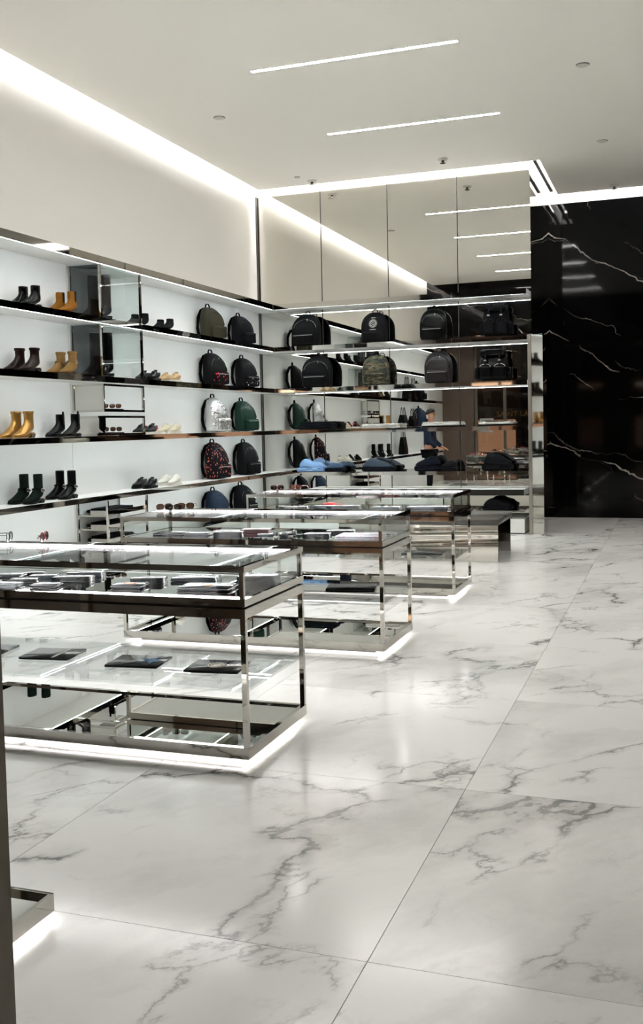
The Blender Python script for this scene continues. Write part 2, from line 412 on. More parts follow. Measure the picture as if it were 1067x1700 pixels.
def build_shopfront():
    # glazed shop front left of the entrance; the photograph shows it in the mirror wall and its jamb at the left edge
    xr = -1.203
    edges = [XL, -4.95, -4.2, -2.7, xr]
    for k in range(4):
        x0, x1 = edges[k], edges[k+1]
        wnd = struct(obj('window_%d' % (k+1), MB().box(x0+.03, x1-.03, YFRONT-.006, YFRONT+.006, .05, ZLINT), 'shopglass'))
        jm = MB().box(x1-.035, x1+ (.035 if k < 3 else 0), YFRONT-.035, YFRONT+.035, 0, ZLINT)
        obj('jamb', jm, 'bronze', wnd)
        obj('sill', MB().box(x0+.03, x1-.03, YFRONT-.03, YFRONT+.03, 0, .05), 'bronze', wnd)
    p = struct(obj('trim_1', MB().box(XL+.02, -5.0, YFRONT+.04, YFRONT+.07, 0, ZLINT), 'mall_stone'))
    # gold lettering on the glass, facing the street side
    cu = bpy.data.curves.new('sign_text', 'FONT'); cu.body = 'SAINT LAURENT'; cu.size = .19; cu.extrude = .006; cu.space_character = 1.05
    to = bpy.data.objects.new('tmp', cu); COL.objects.link(to)
    dg = bpy.context.evaluated_depsgraph_get(); me = bpy.data.meshes.new_from_object(to.evaluated_get(dg))
    bpy.data.objects.remove(to)
    me.transform(Matrix.Rotation(PI/2, 4, 'X'))
    sg = thing('shop_sign', 'gold shop lettering on the front glass, read in the back mirror', 'sign', (-4.42, YFRONT-.013, 1.66))
    bm = bmesh.new(); bm.from_mesh(me); bm.verts.ensure_lookup_table(); bmesh.ops.remove_doubles(bm, verts=bm.verts[:], dist=1e-5)
    seen = set()
    for v in list(bm.verts):
        if v in seen: continue
        isl = []; st = [v]; seen.add(v)
        while st:
            a = st.pop(); isl.append(a)
            for e in a.link_edges:
                b = e.other_vert(a)
                if b not in seen: seen.add(b); st.append(b)
        ix = {a: i for i, a in enumerate(isl)}
        fs = {f for a in isl for f in a.link_faces}
        obj('letter', MB().add([a.co for a in isl], [[ix[q] for q in f.verts] for f in fs]), 'gold', sg)
    bm.free()
    n = tag(obj('notice_sheet', MB().box(-4.86, -4.5, YFRONT+.007, YFRONT+.010, 1.25, 1.62), 'notice'), 'grey printed notice sheet on the front glass, seen in the mirror', 'notice')
    for q in range(4): obj('text_line', MB().box(-4.81, -4.55-.05*(q % 2), YFRONT+.010, YFRONT+.0115, 1.55-q*.05, 1.562-q*.05), 'dark_hole', n)
build_shopfront()

def build_mall():
    # the dim arcade outside, where the photographer stands
    f = struct(obj('wall_arcade', MB().box(-9.0, 9.0, -7.2, -7.0, 0, 4.6), 'mall_stone'))
    for k, x in enumerate((-7.2, -4.6, -2.0, .6, 3.2, 5.8)):
        obj('pillar', MB().box(x-.35, x+.35, -7.0, -6.6, 0, 4.6), 'mall_dark', f)
        obj('shop_window', MB().box(x+.6, x+2.0, -6.995, -6.96, .5, 1.6), 'mall_glow', f)
        obj('light_band', MB().box(x+.6, x+2.0, -6.995, -6.93, 2.75, 2.85), 'mall_lamp', f)
    struct(obj('ceiling_arcade', MB().box(-9, 9, -7.2, YFRONT-.15, 4.5, 4.6), 'mall_dark'))
    c = bpy.data.objects['ceiling_arcade']
    for x in (-6, -3.6, -1.2, 1.2, 3.6):
        for y in (-5, -2.4):
            obj('downlight', MB().box(x-.35, x+.35, y-.06, y+.06, 4.49, 4.5), 'mall_lamp', c)
    struct(obj('wall_arcade_side', MB().box(-9.2, -9.0, -7.2, YFRONT, 0, 4.6), 'mall_stone'))
    struct(obj('wall_arcade_end', MB().box(9.0, 9.2, -7.2, YFRONT, 0, 4.6), 'mall_stone'))
    struct(obj('floor_arcade', MB().box(-9.2, 9.2, -8.4, YFRONT, -.2, -.11), 'grout'))
build_mall()

# ------------------------------------------------------------------ ceiling fittings
def ceiling_fittings():
    n = 0
    words = {(0, 0): 'ceiling strip light nearest the shop front, left row', (0, 1): 'ceiling strip light second from the shop front, left row',
             (0, 2): 'long recessed ceiling strip light, the nearer of the two above the tables', (0, 3): 'long recessed ceiling strip light near the mirror wall'}
    for i, x0 in enumerate((-3.87, .8)):  # second row on the right is added fill light, out of view
        for j, y in enumerate((4.63, 6.90, 9.17, 11.44)):
            if i == 1 and j == 0: continue
            lab = words.get((i, j), '%s added fill strip light over the right side, out of view' % ('', 'nearest', 'middle', 'farthest')[j])
            t = thing('ceiling_light', lab, 'light', (x0, y, ZC), 0, 'ceiling strip lights')
            obj('frame', MB().box(-.012, 2.032, -.030, -.023, -.004, -.0002).box(-.012, 2.032, .023, .030, -.004, -.0002).box(-.012, 0, -.023, .023, -.004, -.0002).box(2.02, 2.032, -.023, .023, -.004, -.0002), 'ceiling', t)
            obj('diffuser', MB().box(0, 2.02, -.023, .023, -.003, -.0002), 'strip', t)
    def disc(z0, z1, r0, r1, n=20):
        mb = MB(); mb.loft([[(r*math.cos(2*PI*k/n), r*math.sin(2*PI*k/n), z) for k in range(n)] for r, z in ((r0, z0), (r0, (z0+z1)/2), (r1, z1))]); return mb
    for x, y, lab in ((-4.77, 10.35, 'small round cover plate in the ceiling left of the strip lights'),
                      (-.845, 10.25, 'small round cover plate in the ceiling right of the strip lights'),
                      (-.847, 13.09, 'small round cover plate in the ceiling short of the black wall'),
                      (-4.93, 13.2, 'tiny round cover plate in the ceiling beside the left sprinkler')):
        t = thing('ceiling_plate', lab, 'cover plate', (x, y, ZC))
        obj('plate', disc(-.0005, -.012, .06 if 'tiny' not in lab else .035, .055 if 'tiny' not in lab else .03), 'plastic', t)
        obj('rim', disc(-.0003, -.004, .066 if 'tiny' not in lab else .04, .064 if 'tiny' not in lab else .038), 'seam', t)
    for x, y, lab in ((-4.81, 13.47, 'white sprinkler head hanging at the left end of the mirror wall'),
                      (-2.86, 13.10, 'white sprinkler head hanging in front of the mirror wall'),
                      (-.85, 15.6, 'white sprinkler head hanging by the black marble wall')):
        t = thing('sprinkler_head', lab, 'sprinkler', (x, y, ZC))
        obj('escutcheon', disc(-.0005, -.02, .065, .05), 'plastic', t)
        obj('stem', disc(-.02, -.05, .018, .018, 10), 'dark_hole', t)
        obj('deflector', disc(-.05, -.056, .035, .038, 14), 'chrome', t)
ceiling_fittings()

# ------------------------------------------------------------------ wall shelves
WORD = dict(top='cornice', a='highest', b='second', c='third', d='fourth')
def wall_shelves():
    for k, (z0, z1) in SHELF.items():
        segs = [(YBULK+.03, 8.885), (9.72, YM-.03)] if k in 'bcd' else [(YBULK+.03, YM-.03)]
        lab = ('mirror-edged cornice with a light strip along the left wall' if k == 'top' else '%s long mirror-edged shelf from the top on the left wall' % {'a':'first','b':'second','c':'third','d':'fourth'}[k])
        t = thing('wall_shelf', lab, 'shelf', (XL+.013, 0, z0), 0, 'long shelves of the left wall')
        D = XF - XL - .013
        obj('shelf_board', MB().box(0, D-.012, YBULK+.03, YM-.005, .003, z1-z0), 'panel_white', t)
        y = YBULK+.03; n = 0
        cuts = [y, 5.1, 6.9, 8.885, 9.72, 11.6, YF-.001] 
        for a, b in zip(cuts[:-1], cuts[1:]):
            obj('edge_strip', MB().box(D-.012, D, a, b-.002, 0, z1-z0+.001), 'chrome', t)
        obj('light_strip', MB().box(D-.0205, D-.0135, YBULK+.05, YF-.02, .0008, .0028), 'led', t)
        lab = ('mirror-edged cornice with a light strip across the mirror wall' if k == 'top' else '%s mirror-edged shelf from the top across the mirror wall' % {'a':'first','b':'second','c':'third','d':'fourth'}[k])
        t = thing('mirror_shelf', lab, 'shelf', (XF+.001, YM-.002, z0), 0, 'shelves across the mirror wall')
        W = XMR-.012 - XF; Dy = YM-YF-.002
        obj('shelf_board', MB().box(0, W, -Dy+.012, 0, .003, z1-z0), 'panel_white' if k in ('top','a','b') else 'chrome', t)
        for a, b in ((0, .6), (.6, 1.6), (1.6, 2.6), (2.6, W)):
            obj('edge_strip', MB().box(a, b-.002, -Dy, -Dy+.012, 0, z1-z0+.001), 'chrome', t)
        obj('light_strip', MB().box(.03, W-.05, -Dy+.0135, -Dy+.0195, .0008, .0028), 'led', t)
    # lowest platform along both walls
    t = thing('low_platform', 'low mirrored platform under the left wall shelves', 'platform', (XL+.024, 0, 0))
    obj('top_board', MB().box(0, .345, 9.75, YM-.03, .24, .30), 'chrome', t)
    obj('plinth', MB().box(0, .30, 9.75, YM-.03, 0, .24), 'panel_white', t)
    t = thing('base_platform', 'white plinth with a dark edged top below the mirror wall shelves', 'platform', (XF+.002, YM-.002, 0))
    W = XMR-.07 - XF
    obj('plinth', MB().box(0, W, -.37, 0, .015, .20), 'panel_white', t)
    obj('toe_strip', MB().box(0, W, -.35, 0, 0, .015), 'seam', t)
    obj('glass_tray', MB().box(W-.62, W, -.378, -.37, .205, .30), 'glass', t)
    obj('platform_top', MB().box(0, W, -.36, 0, .20, .22), 'chrome', t)
    obj('deck', MB().box(0, W, -.375, 0, .295, .315), 'chrome_dk', t)
    t = thing('dark_ledge', 'thick dark ledge above the white plinth under the mirror wall', 'ledge', (XF+.4, YM-.002, 0))
    W2 = XMR-.07 - XF-.4
    obj('ledge_board', MB().box(0, W2, -.375, 0, .52, .60), 'panel_white', t)
    obj('edge_strip', MB().box(0, W2, -.383, -.375, .52, .601), 'mall_dark', t)
    # end post of the mirror-wall shelving
    t = thing('end_post', 'tall polished steel post closing the mirror wall shelves', 'post', (XMR+.05, YF-.015, 0))
    obj('brushed_edge', MB().box(-.055, -.012, 0.02, .39, .0, 2.66), 'brushed', t)
    obj('mirror_face', MB().loft([[(-.011, .03, z), (.145, -.008, z), (.145, .39, z), (-.011, .39, z)] for z in (0, 2.66)]), 'chrome', t)
wall_shelves()

def display_cases():
    x0, x1, y0, y1 = XL+.014, XF+.006, 8.89, 9.715
    # two stacked glass compartments reaching from the second shelf up to the cornice
    for nm, za, zb in (('upper', SHELF['a'][1]+.002, SHELF['top'][0]-.006), ('lower', SHELF['b'][1]+.002, SHELF['a'][0]-.006)):
        t = thing('glass_case', '%s glass compartment with steel posts between the shoe and bag shelves' % nm, 'display case', (0, 0, za))
        h = zb-za
        for (px, py) in ((x1-.02, y0), (x1-.02, y1-.02), (x0, y0)):
            obj('post', MB().box(px, px+.022, py, py+.022, 0, h), 'chrome', t)
        obj('front_pane', MB().box(x1-.012, x1-.006, y0+.022, y1-.02, 0.004, h-.004), 'glass', t)
        obj('side_pane', MB().box(x0+.022, x1-.02, y0+.006, y0+.012, 0.004, h-.004), 'glass_tint', t)
        obj('side_pane', MB().box(x0, x1-.02, y1-.014, y1-.008, 0.004, h-.004), 'glass', t)
        obj('glass_shelf', MB().box(x0, x1-.02, y0+.02, y1-.02, h-.03, h-.02), 'glass', t)
    # two small framed boxes for sunglasses
    for nm, za, zb in (('hanging under the second shelf', 1.70, 1.985), ('standing on the third shelf', SHELF['c'][1]+.002, 1.66)):
        t = thing('framed_box', 'small steel framed sunglasses box %s' % nm, 'display case', (0, 0, za))
        h = zb-za; f = .022
        for zz in (0, h-f):
            obj('front_rail', MB().box(x1-f, x1, y0, y1, zz, zz+f), 'chrome', t)
            obj('side_rail', MB().box(x0, x1-f, y0, y0+f, zz, zz+f), 'chrome', t)
        for yy in (y0, y1-f): obj('post', MB().box(x1-f, x1, yy, yy+f, f, h-f), 'chrome', t)
        obj('post', MB().box(x0, x0+f, y0, y0+f, f, h-f), 'chrome', t)
        obj('side_mirror', MB().box(x0+f, x1-f, y0+.008, y0+.012, f, h-f), 'mirror', t)
        obj('tray', MB().box(x1-.25, x1-.06, y0+.10, y0+.48, f, f+.012), 'chrome_dk', t)
    # rack of trays under the fourth shelf
    t = thing('tray_rack', 'polished steel rack of shallow trays under the lowest shoe shelf', 'rack', (0, 0, 0))
    for (px, py) in ((x1-.02, y0), (x1-.02, y1-.02), (x0, y0), (x0, y1-.02)):
        obj('post', MB().box(px, px+.022, py, py+.022, 0, .795), 'chrome', t)
    for q in range(5):
        z = .06 + q*.145
        tr = obj('tray', MB().box(x0+.022, x1-.02, y0+.02, y1-.02, z, z+.006), 'chrome', t)
        obj('tray_front', MB().box(x1-.03, x1-.024, y0+.03, y1-.03, z+.006, z+.045), 'chrome', tr)
        obj('tray_side', MB().box(x0+.16, x1-.03, y0+.012, y0+.018, z+.0, z+.05), 'brushed', tr)
        obj('tray_rail', MB().box(x0+.02, x1-.02, y0+.012, y0+.02, z-.012, z-.0005), 'brushed', tr)
display_cases()

# ------------------------------------------------------------------ glass tables
TX0, TX1, TD = -3.72, -1.79, .74
def build_table():
    t = thing('display_table', 'x', 'display table', (TX0, 4.01, 0), 0, 'glass display tables in a row')
    W, D = TX1-TX0, TD; p = .026
    def frame(nm, z0, z1, m='chrome', th=.026):
        obj(nm, MB().box(0, W, 0, th, z0, z1), m, t); obj(nm, MB().box(0, W, D-th, D, z0, z1), m, t)
        obj(nm, MB().box(0, th, th, D-th, z0, z1), m, t); obj(nm, MB().box(W-th, W, th, D-th, z0, z1), m, t)
    frame('bottom_rail', .03, .082)
    frame('middle_rail', .66, .703)
    frame('case_rail', .714, .748)
    frame('top_rail', .866, .894, th=.022)
    for x in (0, W-p):
        for y in (0, D-p):
            obj('post', MB().box(x+.001, x+p-.001, y+.001, y+p-.001, .082, .66), 'chrome', t)
            obj('case_post', MB().box(x+.001, x+p-.005, y+.001, y+p-.005, .748, .866), 'chrome', t)
    obj('spacer', MB().box(.03, W-.03, .03, D-.03, .703, .714), 'seam', t)
    obj('base_mirror', MB().box(p, W-p, p, D-p, .066, .074), 'mirror', t)
    obj('plinth', MB().box(.09, W-.09, .09, D-.09, 0, .066), 'seam', t)
    obj('glass_shelf', MB().box(.004, W-.004, .004, D-.004, .331, .343), 'glass', t)
    obj('drawer_floor', MB().box(p, W-p, p, D-p, .664, .668), 'panel_white', t)
    obj('display_deck', MB().box(p, W-p, p, D-p, .738, .746), 'mirror', t)
    obj('glass_top', MB().box(.022, W-.022, .022, D-.022, .884, .892), 'glass', t)
    obj('glass_pane', MB().box(p, W-p, .008, .013, .748, .866), 'glass', t)
    obj('glass_pane', MB().box(p, W-p, D-.013, D-.008, .748, .866), 'glass', t)
    obj('glass_pane', MB().box(.008, .013, p, D-p, .748, .866), 'glass', t)
    obj('glass_pane', MB().box(W-.013, W-.008, p, D-p, .748, .866), 'glass', t)
    obj('light_strip', MB().box(.04, W-.04, D-.034, D-.023, .868, .880), 'led_case', t)
    obj('light_strip', MB().box(.04, W-.04, .026, .036, .864, .868), 'led_case', t)
    u = .026
    obj('under_light', MB().box(u, W-u, .04, .07, .040, .044), 'led_under', t)
    obj('under_light', MB().box(u, W-u, D-.07, D-.04, .040, .044), 'led_under', t)
    obj('under_light', MB().box(W-.07, W-.04, .07, D-.07, .040, .044), 'led_under', t)
    obj('under_light', MB().box(.04, .07, .07, D-.07, .040, .044), 'led_under', t)
    return t
T1 = build_table(); T1['label'] = 'nearest steel and glass display table, cut off by the left picture edge'
T2 = copy_tree(T1, (TX0, 6.21, 0), 0, 'middle steel and glass display table with sunglasses on its top')
T3 = copy_tree(T1, (TX0, 8.43, 0), 0, 'farthest steel and glass display table, before the mirrored bench')

def bench_and_low_tray():
    t = thing('mirror_bench', 'low mirrored bench with a grey top beyond the last glass table', 'bench', (-3.6, 10.72, 0))
    W, D = 1.797, 1.0
    obj('seat_top', bevel_mesh('seat_top', 0, W, 0, D, .40, .47, .004, 1), 'bench_top', t)
    # front sheet is slightly dented metal, so it mirrors the room in waves
    mb = MB(); nx, nz = 48, 18
    g = [[(W*i/nx, .004 + .0016*math.sin(j*.75+.6*math.sin(i*.09))*math.sin(j*PI/18) , .002 + .396*j/nz) for i in range(nx+1)] for j in range(nz+1)]
    back = [[(x, .03, z) for x, y, z in r] for r in g]
    for L in (g, back):
        o = len(mb.v); mb.v += [p for r in L for p in r]
        mb.f += [(o+j*(nx+1)+i, o+j*(nx+1)+i+1, o+(j+1)*(nx+1)+i+1, o+(j+1)*(nx+1)+i) for j in range(nz) for i in range(nx)]
    mb.smooth = True
    obj('front_sheet', mb, 'chrome', t)
    obj('side_sheet', MB().box(0, .02, .03, D, .002, .398), 'chrome', t)
    obj('back_sheet', MB().box(0, W-.02, D-.02, D, .002, .398), 'chrome', t)
    # low tray-like display base at the lower left corner of the picture
    t = thing('low_display_base', 'low polished steel display base at the lower left corner', 'display base', (TX0, 1.80, 0))
    W, D = TX1-TX0-.02, .76
    for nm, b in (('rail', MB().box(0, W, 0, .012, .03, .085)), ('rail', MB().box(0, W, D-.012, D, .03, .085)), ('rail', MB().box(0, .012, .012, D-.012, .03, .085)), ('rail', MB().box(W-.012, W, .012, D-.012, .03, .085))):
        obj(nm, b, 'chrome', t)
    obj('base_mirror', MB().box(.012, W-.012, .012, D-.012, .062, .07), 'mirror', t)
    obj('plinth', MB().box(.09, W-.09, .09, D-.09, 0, .062), 'seam', t)
    obj('under_light', MB().box(.02, W-.02, D-.04, D-.02, .032, .036), 'led_under', t)
    obj('under_light', MB().box(W-.04, W-.02, .02, D-.04, .032, .036), 'led_under', t)
bench_and_low_tray()

# ================================================================== GOODS
def interp(tab, t):
    for (a, va), (b, vb) in zip(tab[:-1], tab[1:]):
        if t <= b:
            k = (t-a)/(b-a) if b > a else 0
            return va + (vb-va)*k
    return tab[-1][1]

# ------------------------------------------------------------------ boots and shoes (toe along local +x, heel at the origin)
def boot_meshes(key, h, heel=.035, toe=.0, wide=1.0):
    def zs(x): return interp([(0, heel), (.075, heel), (.14, .012), (.24, .012), (.3, .018+toe)], x)
    # rings given by their front and back points and their half width
    q = heel*.55
    fb = [((.113, h), (.011, h), .037), ((.109, .66*h+.02), (.014, .66*h+.02), .036), ((.108, .135+q), (.011, .105+q), .035), ((.117, .112+q), (.005, .074+q), .036),
          ((.136, .094+q*.9), (.002, .046+q*.8), .037), ((.164, .078+q*.6), (.06, .022+q), .039), ((.195, .065+q*.25), (.12, .012), .042), ((.224, .053), (.18, .011), .044),
          ((.252, .043), (.226, .011), .038), ((.272, .034), (.260, .011), .026), ((.284, .023), (.281, .012), .009)]
    fb = [r for i, r in enumerate(fb) if i == 0 or r[0][1] < h-.012]
    sp = []
    for (fx, fz), (bx, bz), hw in fb:
        sp.append(((fx+bx)/2, (fz+bz)/2, math.degrees(math.atan2(fz-bz, fx-bx)), hw, math.hypot(fx-bx, fz-bz)/2))
    n = 18; rings = []
    top = sp[0]
    for (ww, dz) in ((.80, -.035), (.86, -.004)):
        rings.append([(top[0]+top[4]*ww*math.cos(2*PI*j/n), top[3]*ww*math.sin(2*PI*j/n), top[1]+dz) for j in range(n)])
    for (cx, cz, a, hw, d) in sp:
        a = math.radians(a); r = []
        for j in range(n):
            t = 2*PI*j/n; c, s = math.cos(t)*d, math.sin(t)*hw*wide
            x = cx + c*math.cos(a); z = cz + c*math.sin(a)
            x = max(x, .002); z = max(z, zs(x))
            r.append((x, s, z))
        rings.append(r)
    up = MB(); up.smooth = True; up.loft(rings, cap0=True)
    # sole outline
    so = MB(); xs = [0, .012, .04, .08, .12, .16, .2, .235, .262, .278, .286]
    ws = [.012, .026, .033, .033, .033, .038, .043, .04, .030, .018, .004]
    top = []; rr = []
    for x, ww in zip(xs, ws):
        z = zs(x); rr.append([(x, -ww*wide, z-.011), (x, ww*wide, z-.011), (x, ww*wide, z+.002), (x, -ww*wide, z+.002)])
    so.loft(rr)
    he = None
    if heel > .02:
        he = MB()
        he.loft([[(.006+.0, -.022, 0), (.06, -.024, 0), (.06, .024, 0), (.006, .022, 0)], [(.001, -.028, heel-.008), (.072, -.032, heel-.008), (.072, .032, heel-.008), (.001, .028, heel-.008)]])
    return up.mesh(key+'_upper'), so.mesh(key+'_sole'), (he.mesh(key+'_heel') if he else None)
def make_boot(name, label, cat, loc, rz, h, mat, sole='black_rubber', heel=.035, heelmat='black_rubber', extra=(), group=None, wide=1.0):
    t = thing(name, label, cat, loc, rz, group)
    u, s, he = boot_meshes(name, h, heel, wide=wide)
    obj('upper', u, mat, t, sub=1); obj('sole', s, sole, t)
    if he: obj('heel', he, heelmat, t)
    if 'gusset' in extra:
        for sd in (-1, 1):
            mb = MB(); mb.loft([[(.05, sd*.0365, h-.004), (.078, sd*.0355, h-.004)], [(.05, sd*.0375, h*.62+.02), (.076, sd*.0372, h*.62+.02)], [(.058, sd*.037, .115), (.07, sd*.0365, .115)]], False, False, False)
            o = obj('elastic_gusset', mb, 'black_rubber', t); md = o.modifiers.new('s', 'SOLIDIFY'); md.thickness = .004; md.offset = 0
    if 'tab' in extra:
        obj('pull_tab', MB().tube([(.014, 0, h-.02), (.006, 0, h+.012), (.012, 0, h+.022), (.02, 0, h-.01)], 0, 8, flat=(.009, .002)), 'black_rubber', t)
    if 'strap' in extra:
        zc = .115; pts = [(.062+.062*math.cos(a), .046*math.sin(a), zc + .012*math.cos(a)) for a in [2*PI*k/20 for k in range(21)]]
        st = obj('harness_strap', MB().tube(pts, 0, 6, flat=(.0025, .008), up=(0, 0, 1)), 'black_leather' if mat != 'camel_suede' else 'camel_suede', t)
        for sd in (-1, 1):
            pts = [(.075+.014*math.cos(a), sd*.047, zc+.014*math.sin(a)) for a in [2*PI*k/12 for k in range(13)]]
            obj('ring', MB().tube(pts, .0028, 6), 'zip', st)
    if 'lace' in extra:
        for k in range(5):
            x = .105+.014*k; z = .112-.0115*k + (h-.15)*.3*(1-k/5)
            obj('lace', MB().tube([(x-.01, -.03, z-.012), (x+.004, -.012, z+.006), (x+.004, .012, z+.006), (x-.01, .03, z-.012)], .0035, 6), 'lace', t)
    if 'cuff' in extra:
        pts = [(.062+.053*math.cos(a), .0395*math.sin(a), h-.012) for a in [2*PI*k/20 for k in range(21)]]
        obj('cuff', MB().tube(pts, 0, 6, flat=(.003, .012), up=(0, 0, 1)), mat, t)
    return t
def sneaker_meshes(key):
    n = 18
    sp = [(.055, .098, 4, .026, .050), (.058, .085, 8, .032, .054), (.075, .072, 30, .037, .076), (.115, .062, 58, .040, .066), (.155, .052, 75, .044, .042), (.2, .045, 86, .047, .027), (.24, .040, 90, .043, .020), (.268, .037, 90, .032, .015), (.286, .034, 90, .012, .007)]
    rings = []
    top = sp[0]
    rings.append([(top[0]+.034*math.cos(2*PI*j/n), .017*math.sin(2*PI*j/n), .066) for j in range(n)])
    rings.append([(top[0]+.042*math.cos(2*PI*j/n), .021*math.sin(2*PI*j/n), .098+.004*math.cos(2*PI*j/n)) for j in range(n)])
    for (cx, cz, a, hw, d) in sp:
        a = math.radians(a)
        rings.append([(max(cx+d*math.cos(2*PI*j/n)*math.cos(a), .004), hw*math.sin(2*PI*j/n), max(cz+d*math.cos(2*PI*j/n)*math.sin(a), .026)) for j in range(n)])
    up = MB(); up.smooth = True; up.loft(rings)
    so = MB(); xs = [0, .01, .04, .08, .12, .16, .2, .24, .268, .284, .293]; ws = [.014, .028, .037, .038, .038, .042, .047, .045, .036, .022, .005]
    so.loft([[(x, -q, 0), (x, q, 0), (x, q+.002, .028), (x, -q-.002, .028)] for x, q in zip(xs, ws)])
    return up.mesh(key+'_upper'), so.mesh(key+'_sole')
SNK = sneaker_meshes('sneaker')
def make_sneaker(label, loc, rz, mat, sole, lace, accent=None, group=None):
    t = thing('sneaker', label, 'shoe', loc, rz, group)
    u = SNK[0].copy(); u.materials.clear(); s = SNK[1].copy(); s.materials.clear()
    obj('upper', u, mat, t, sub=1); obj('sole', s, sole, t)
    obj('tongue', MB().tube([(.12, 0, .088), (.10, 0, .108), (.085, 0, .122)], 0, 8, flat=(.024, .004), up=(1, 0, .6)), mat, t)
    for k in range(4):
        x = .112+.016*k; z = .098-.010*k
        obj('lace', MB().tube([(x-.006, -.026, z-.010), (x, 0, z+.002), (x-.006, .026, z-.010)], .0035, 6), lace, t)
    obj('heel_tab', bevel_mesh('heel_tab', -.001, .008, -.016, .016, .06, .1, .003, 1), accent or lace, t)
    if accent: obj('side_band', MB().box(.09, .115, -.043, -.037, .035, .07).box(.09, .115, .037, .043, .035, .07), accent, t)
    return t
RZT = -PI/2    # toes point towards the entrance
def boot_pair(y, z, what, h, mat, spot, dx=.13, dy=0., rot=0., xw=-5.73, **kw):
    r = RZT + rot
    ext = math.cos(rot)*.15
    a = make_boot('ankle_boot', '%s %s, wall side of the pair' % (what, spot), 'boot', (xw, y+ext+dy/2, z), r, h, mat, group='ankle boots on the left wall', **kw)
    b = copy_tree(a, (xw+dx, y+ext-dy/2, z), r + .06, '%s %s, room side of the pair' % (what, spot), 'ankle boots on the left wall')
    a.scale = b.scale = (1.07, 1.07, 1.05)
    return a, b
zA, zB, zC_, zD = (SHELF[k][1]+.0015 for k in 'abcd')
boot_pair(7.90, zA, 'black leather chelsea boot', .20, 'black_leather', 'left on the highest shelf', extra=('gusset',), heel=.03)
boot_pair(8.50, zA, 'tan suede chelsea boot', .215, 'tan_suede', 'by the upper glass case', extra=('gusset',), heel=.03, sole='wood_last', heelmat='wood_last')
boot_pair(7.83, zB, 'dark brown leather ankle boot', .215, 'brown_leather', 'on the second shelf', dy=-.04, extra=('cuff',), heel=.04)
boot_pair(8.47, zB, 'camel suede strapped boot', .22, 'camel_suede', 'by the lower glass case', extra=('cuff', 'strap'), heel=.03, sole='wood_last', heelmat='wood_last')
boot_pair(7.72, zC_, 'gold metallic leather boot', .235, 'gold_leather', 'on the third shelf', extra=('cuff',), heel=.045, sole='gold_leather', heelmat='wood_last', wide=1.05)
boot_pair(8.42, zC_, 'black boot with a pull tab', .215, 'black_leather', 'by the sunglasses boxes', dx=.17, extra=('tab', 'gusset'), heel=.03)
boot_pair(7.80, zD, 'dark green suede harness boot', .26, 'green_suede', 'on the fourth shelf', extra=('strap',), heel=.035, dx=.15)
boot_pair(8.38, zD, 'black leather harness boot', .265, 'black_leather', 'above the tray rack', extra=('strap',), heel=.035)
for y, hh, lab in ((9.93, .15, 'nearer the glass case'), (10.52, .145, 'nearer the olive backpack')):
    a = make_boot('high_top_shoe', 'black laced high-top shoe on the highest shelf, %s, wall side' % lab, 'shoe', (-5.72, y+.15, zA), RZT, hh, 'black_soft', heel=.012, extra=('lace',), group='high-top shoes', wide=1.15)
    copy_tree(a, (-5.59, y+.13, zA), RZT+.08, 'black laced high-top shoe on the highest shelf, %s, room side' % lab, 'high-top shoes')
def sneaker_pair(y, z, what, spot, mat, sole, lace, accent=None, dx=.13):
    for x, s in ((-5.72, 'wall side'), (-5.72+dx, 'room side')):
        make_sneaker('%s %s, %s' % (what, spot, s), (x, y+.145, z), RZT+(.05 if s == 'room side' else 0), mat, sole, lace, accent, 'low shoes on the left wall')
sneaker_pair(10.15, zB, 'black laced low shoe', 'beside the beige pair', 'dark_sneaker', 'black_rubber', 'lace')
sneaker_pair(10.66, zB, 'beige leather sneaker', 'on the second shelf', 'beige_gold', 'white_rubber', 'cream')
sneaker_pair(10.05, zC_, 'white-soled black sneaker with red mark', 'on the third shelf', 'dark_sneaker', 'white_rubber', 'lace', 'red')
sneaker_pair(10.62, zC_, 'cream canvas sneaker', 'right on the third shelf', 'cream', 'white_rubber', 'cream')
sneaker_pair(10.00, zD, 'all-black leather sneaker', 'on the fourth shelf', 'black_leather', 'black_rubber', 'lace')
sneaker_pair(10.58, zD, 'white leather sneaker', 'on the fourth shelf', 'white_leather', 'white_rubber', 'white_leather')

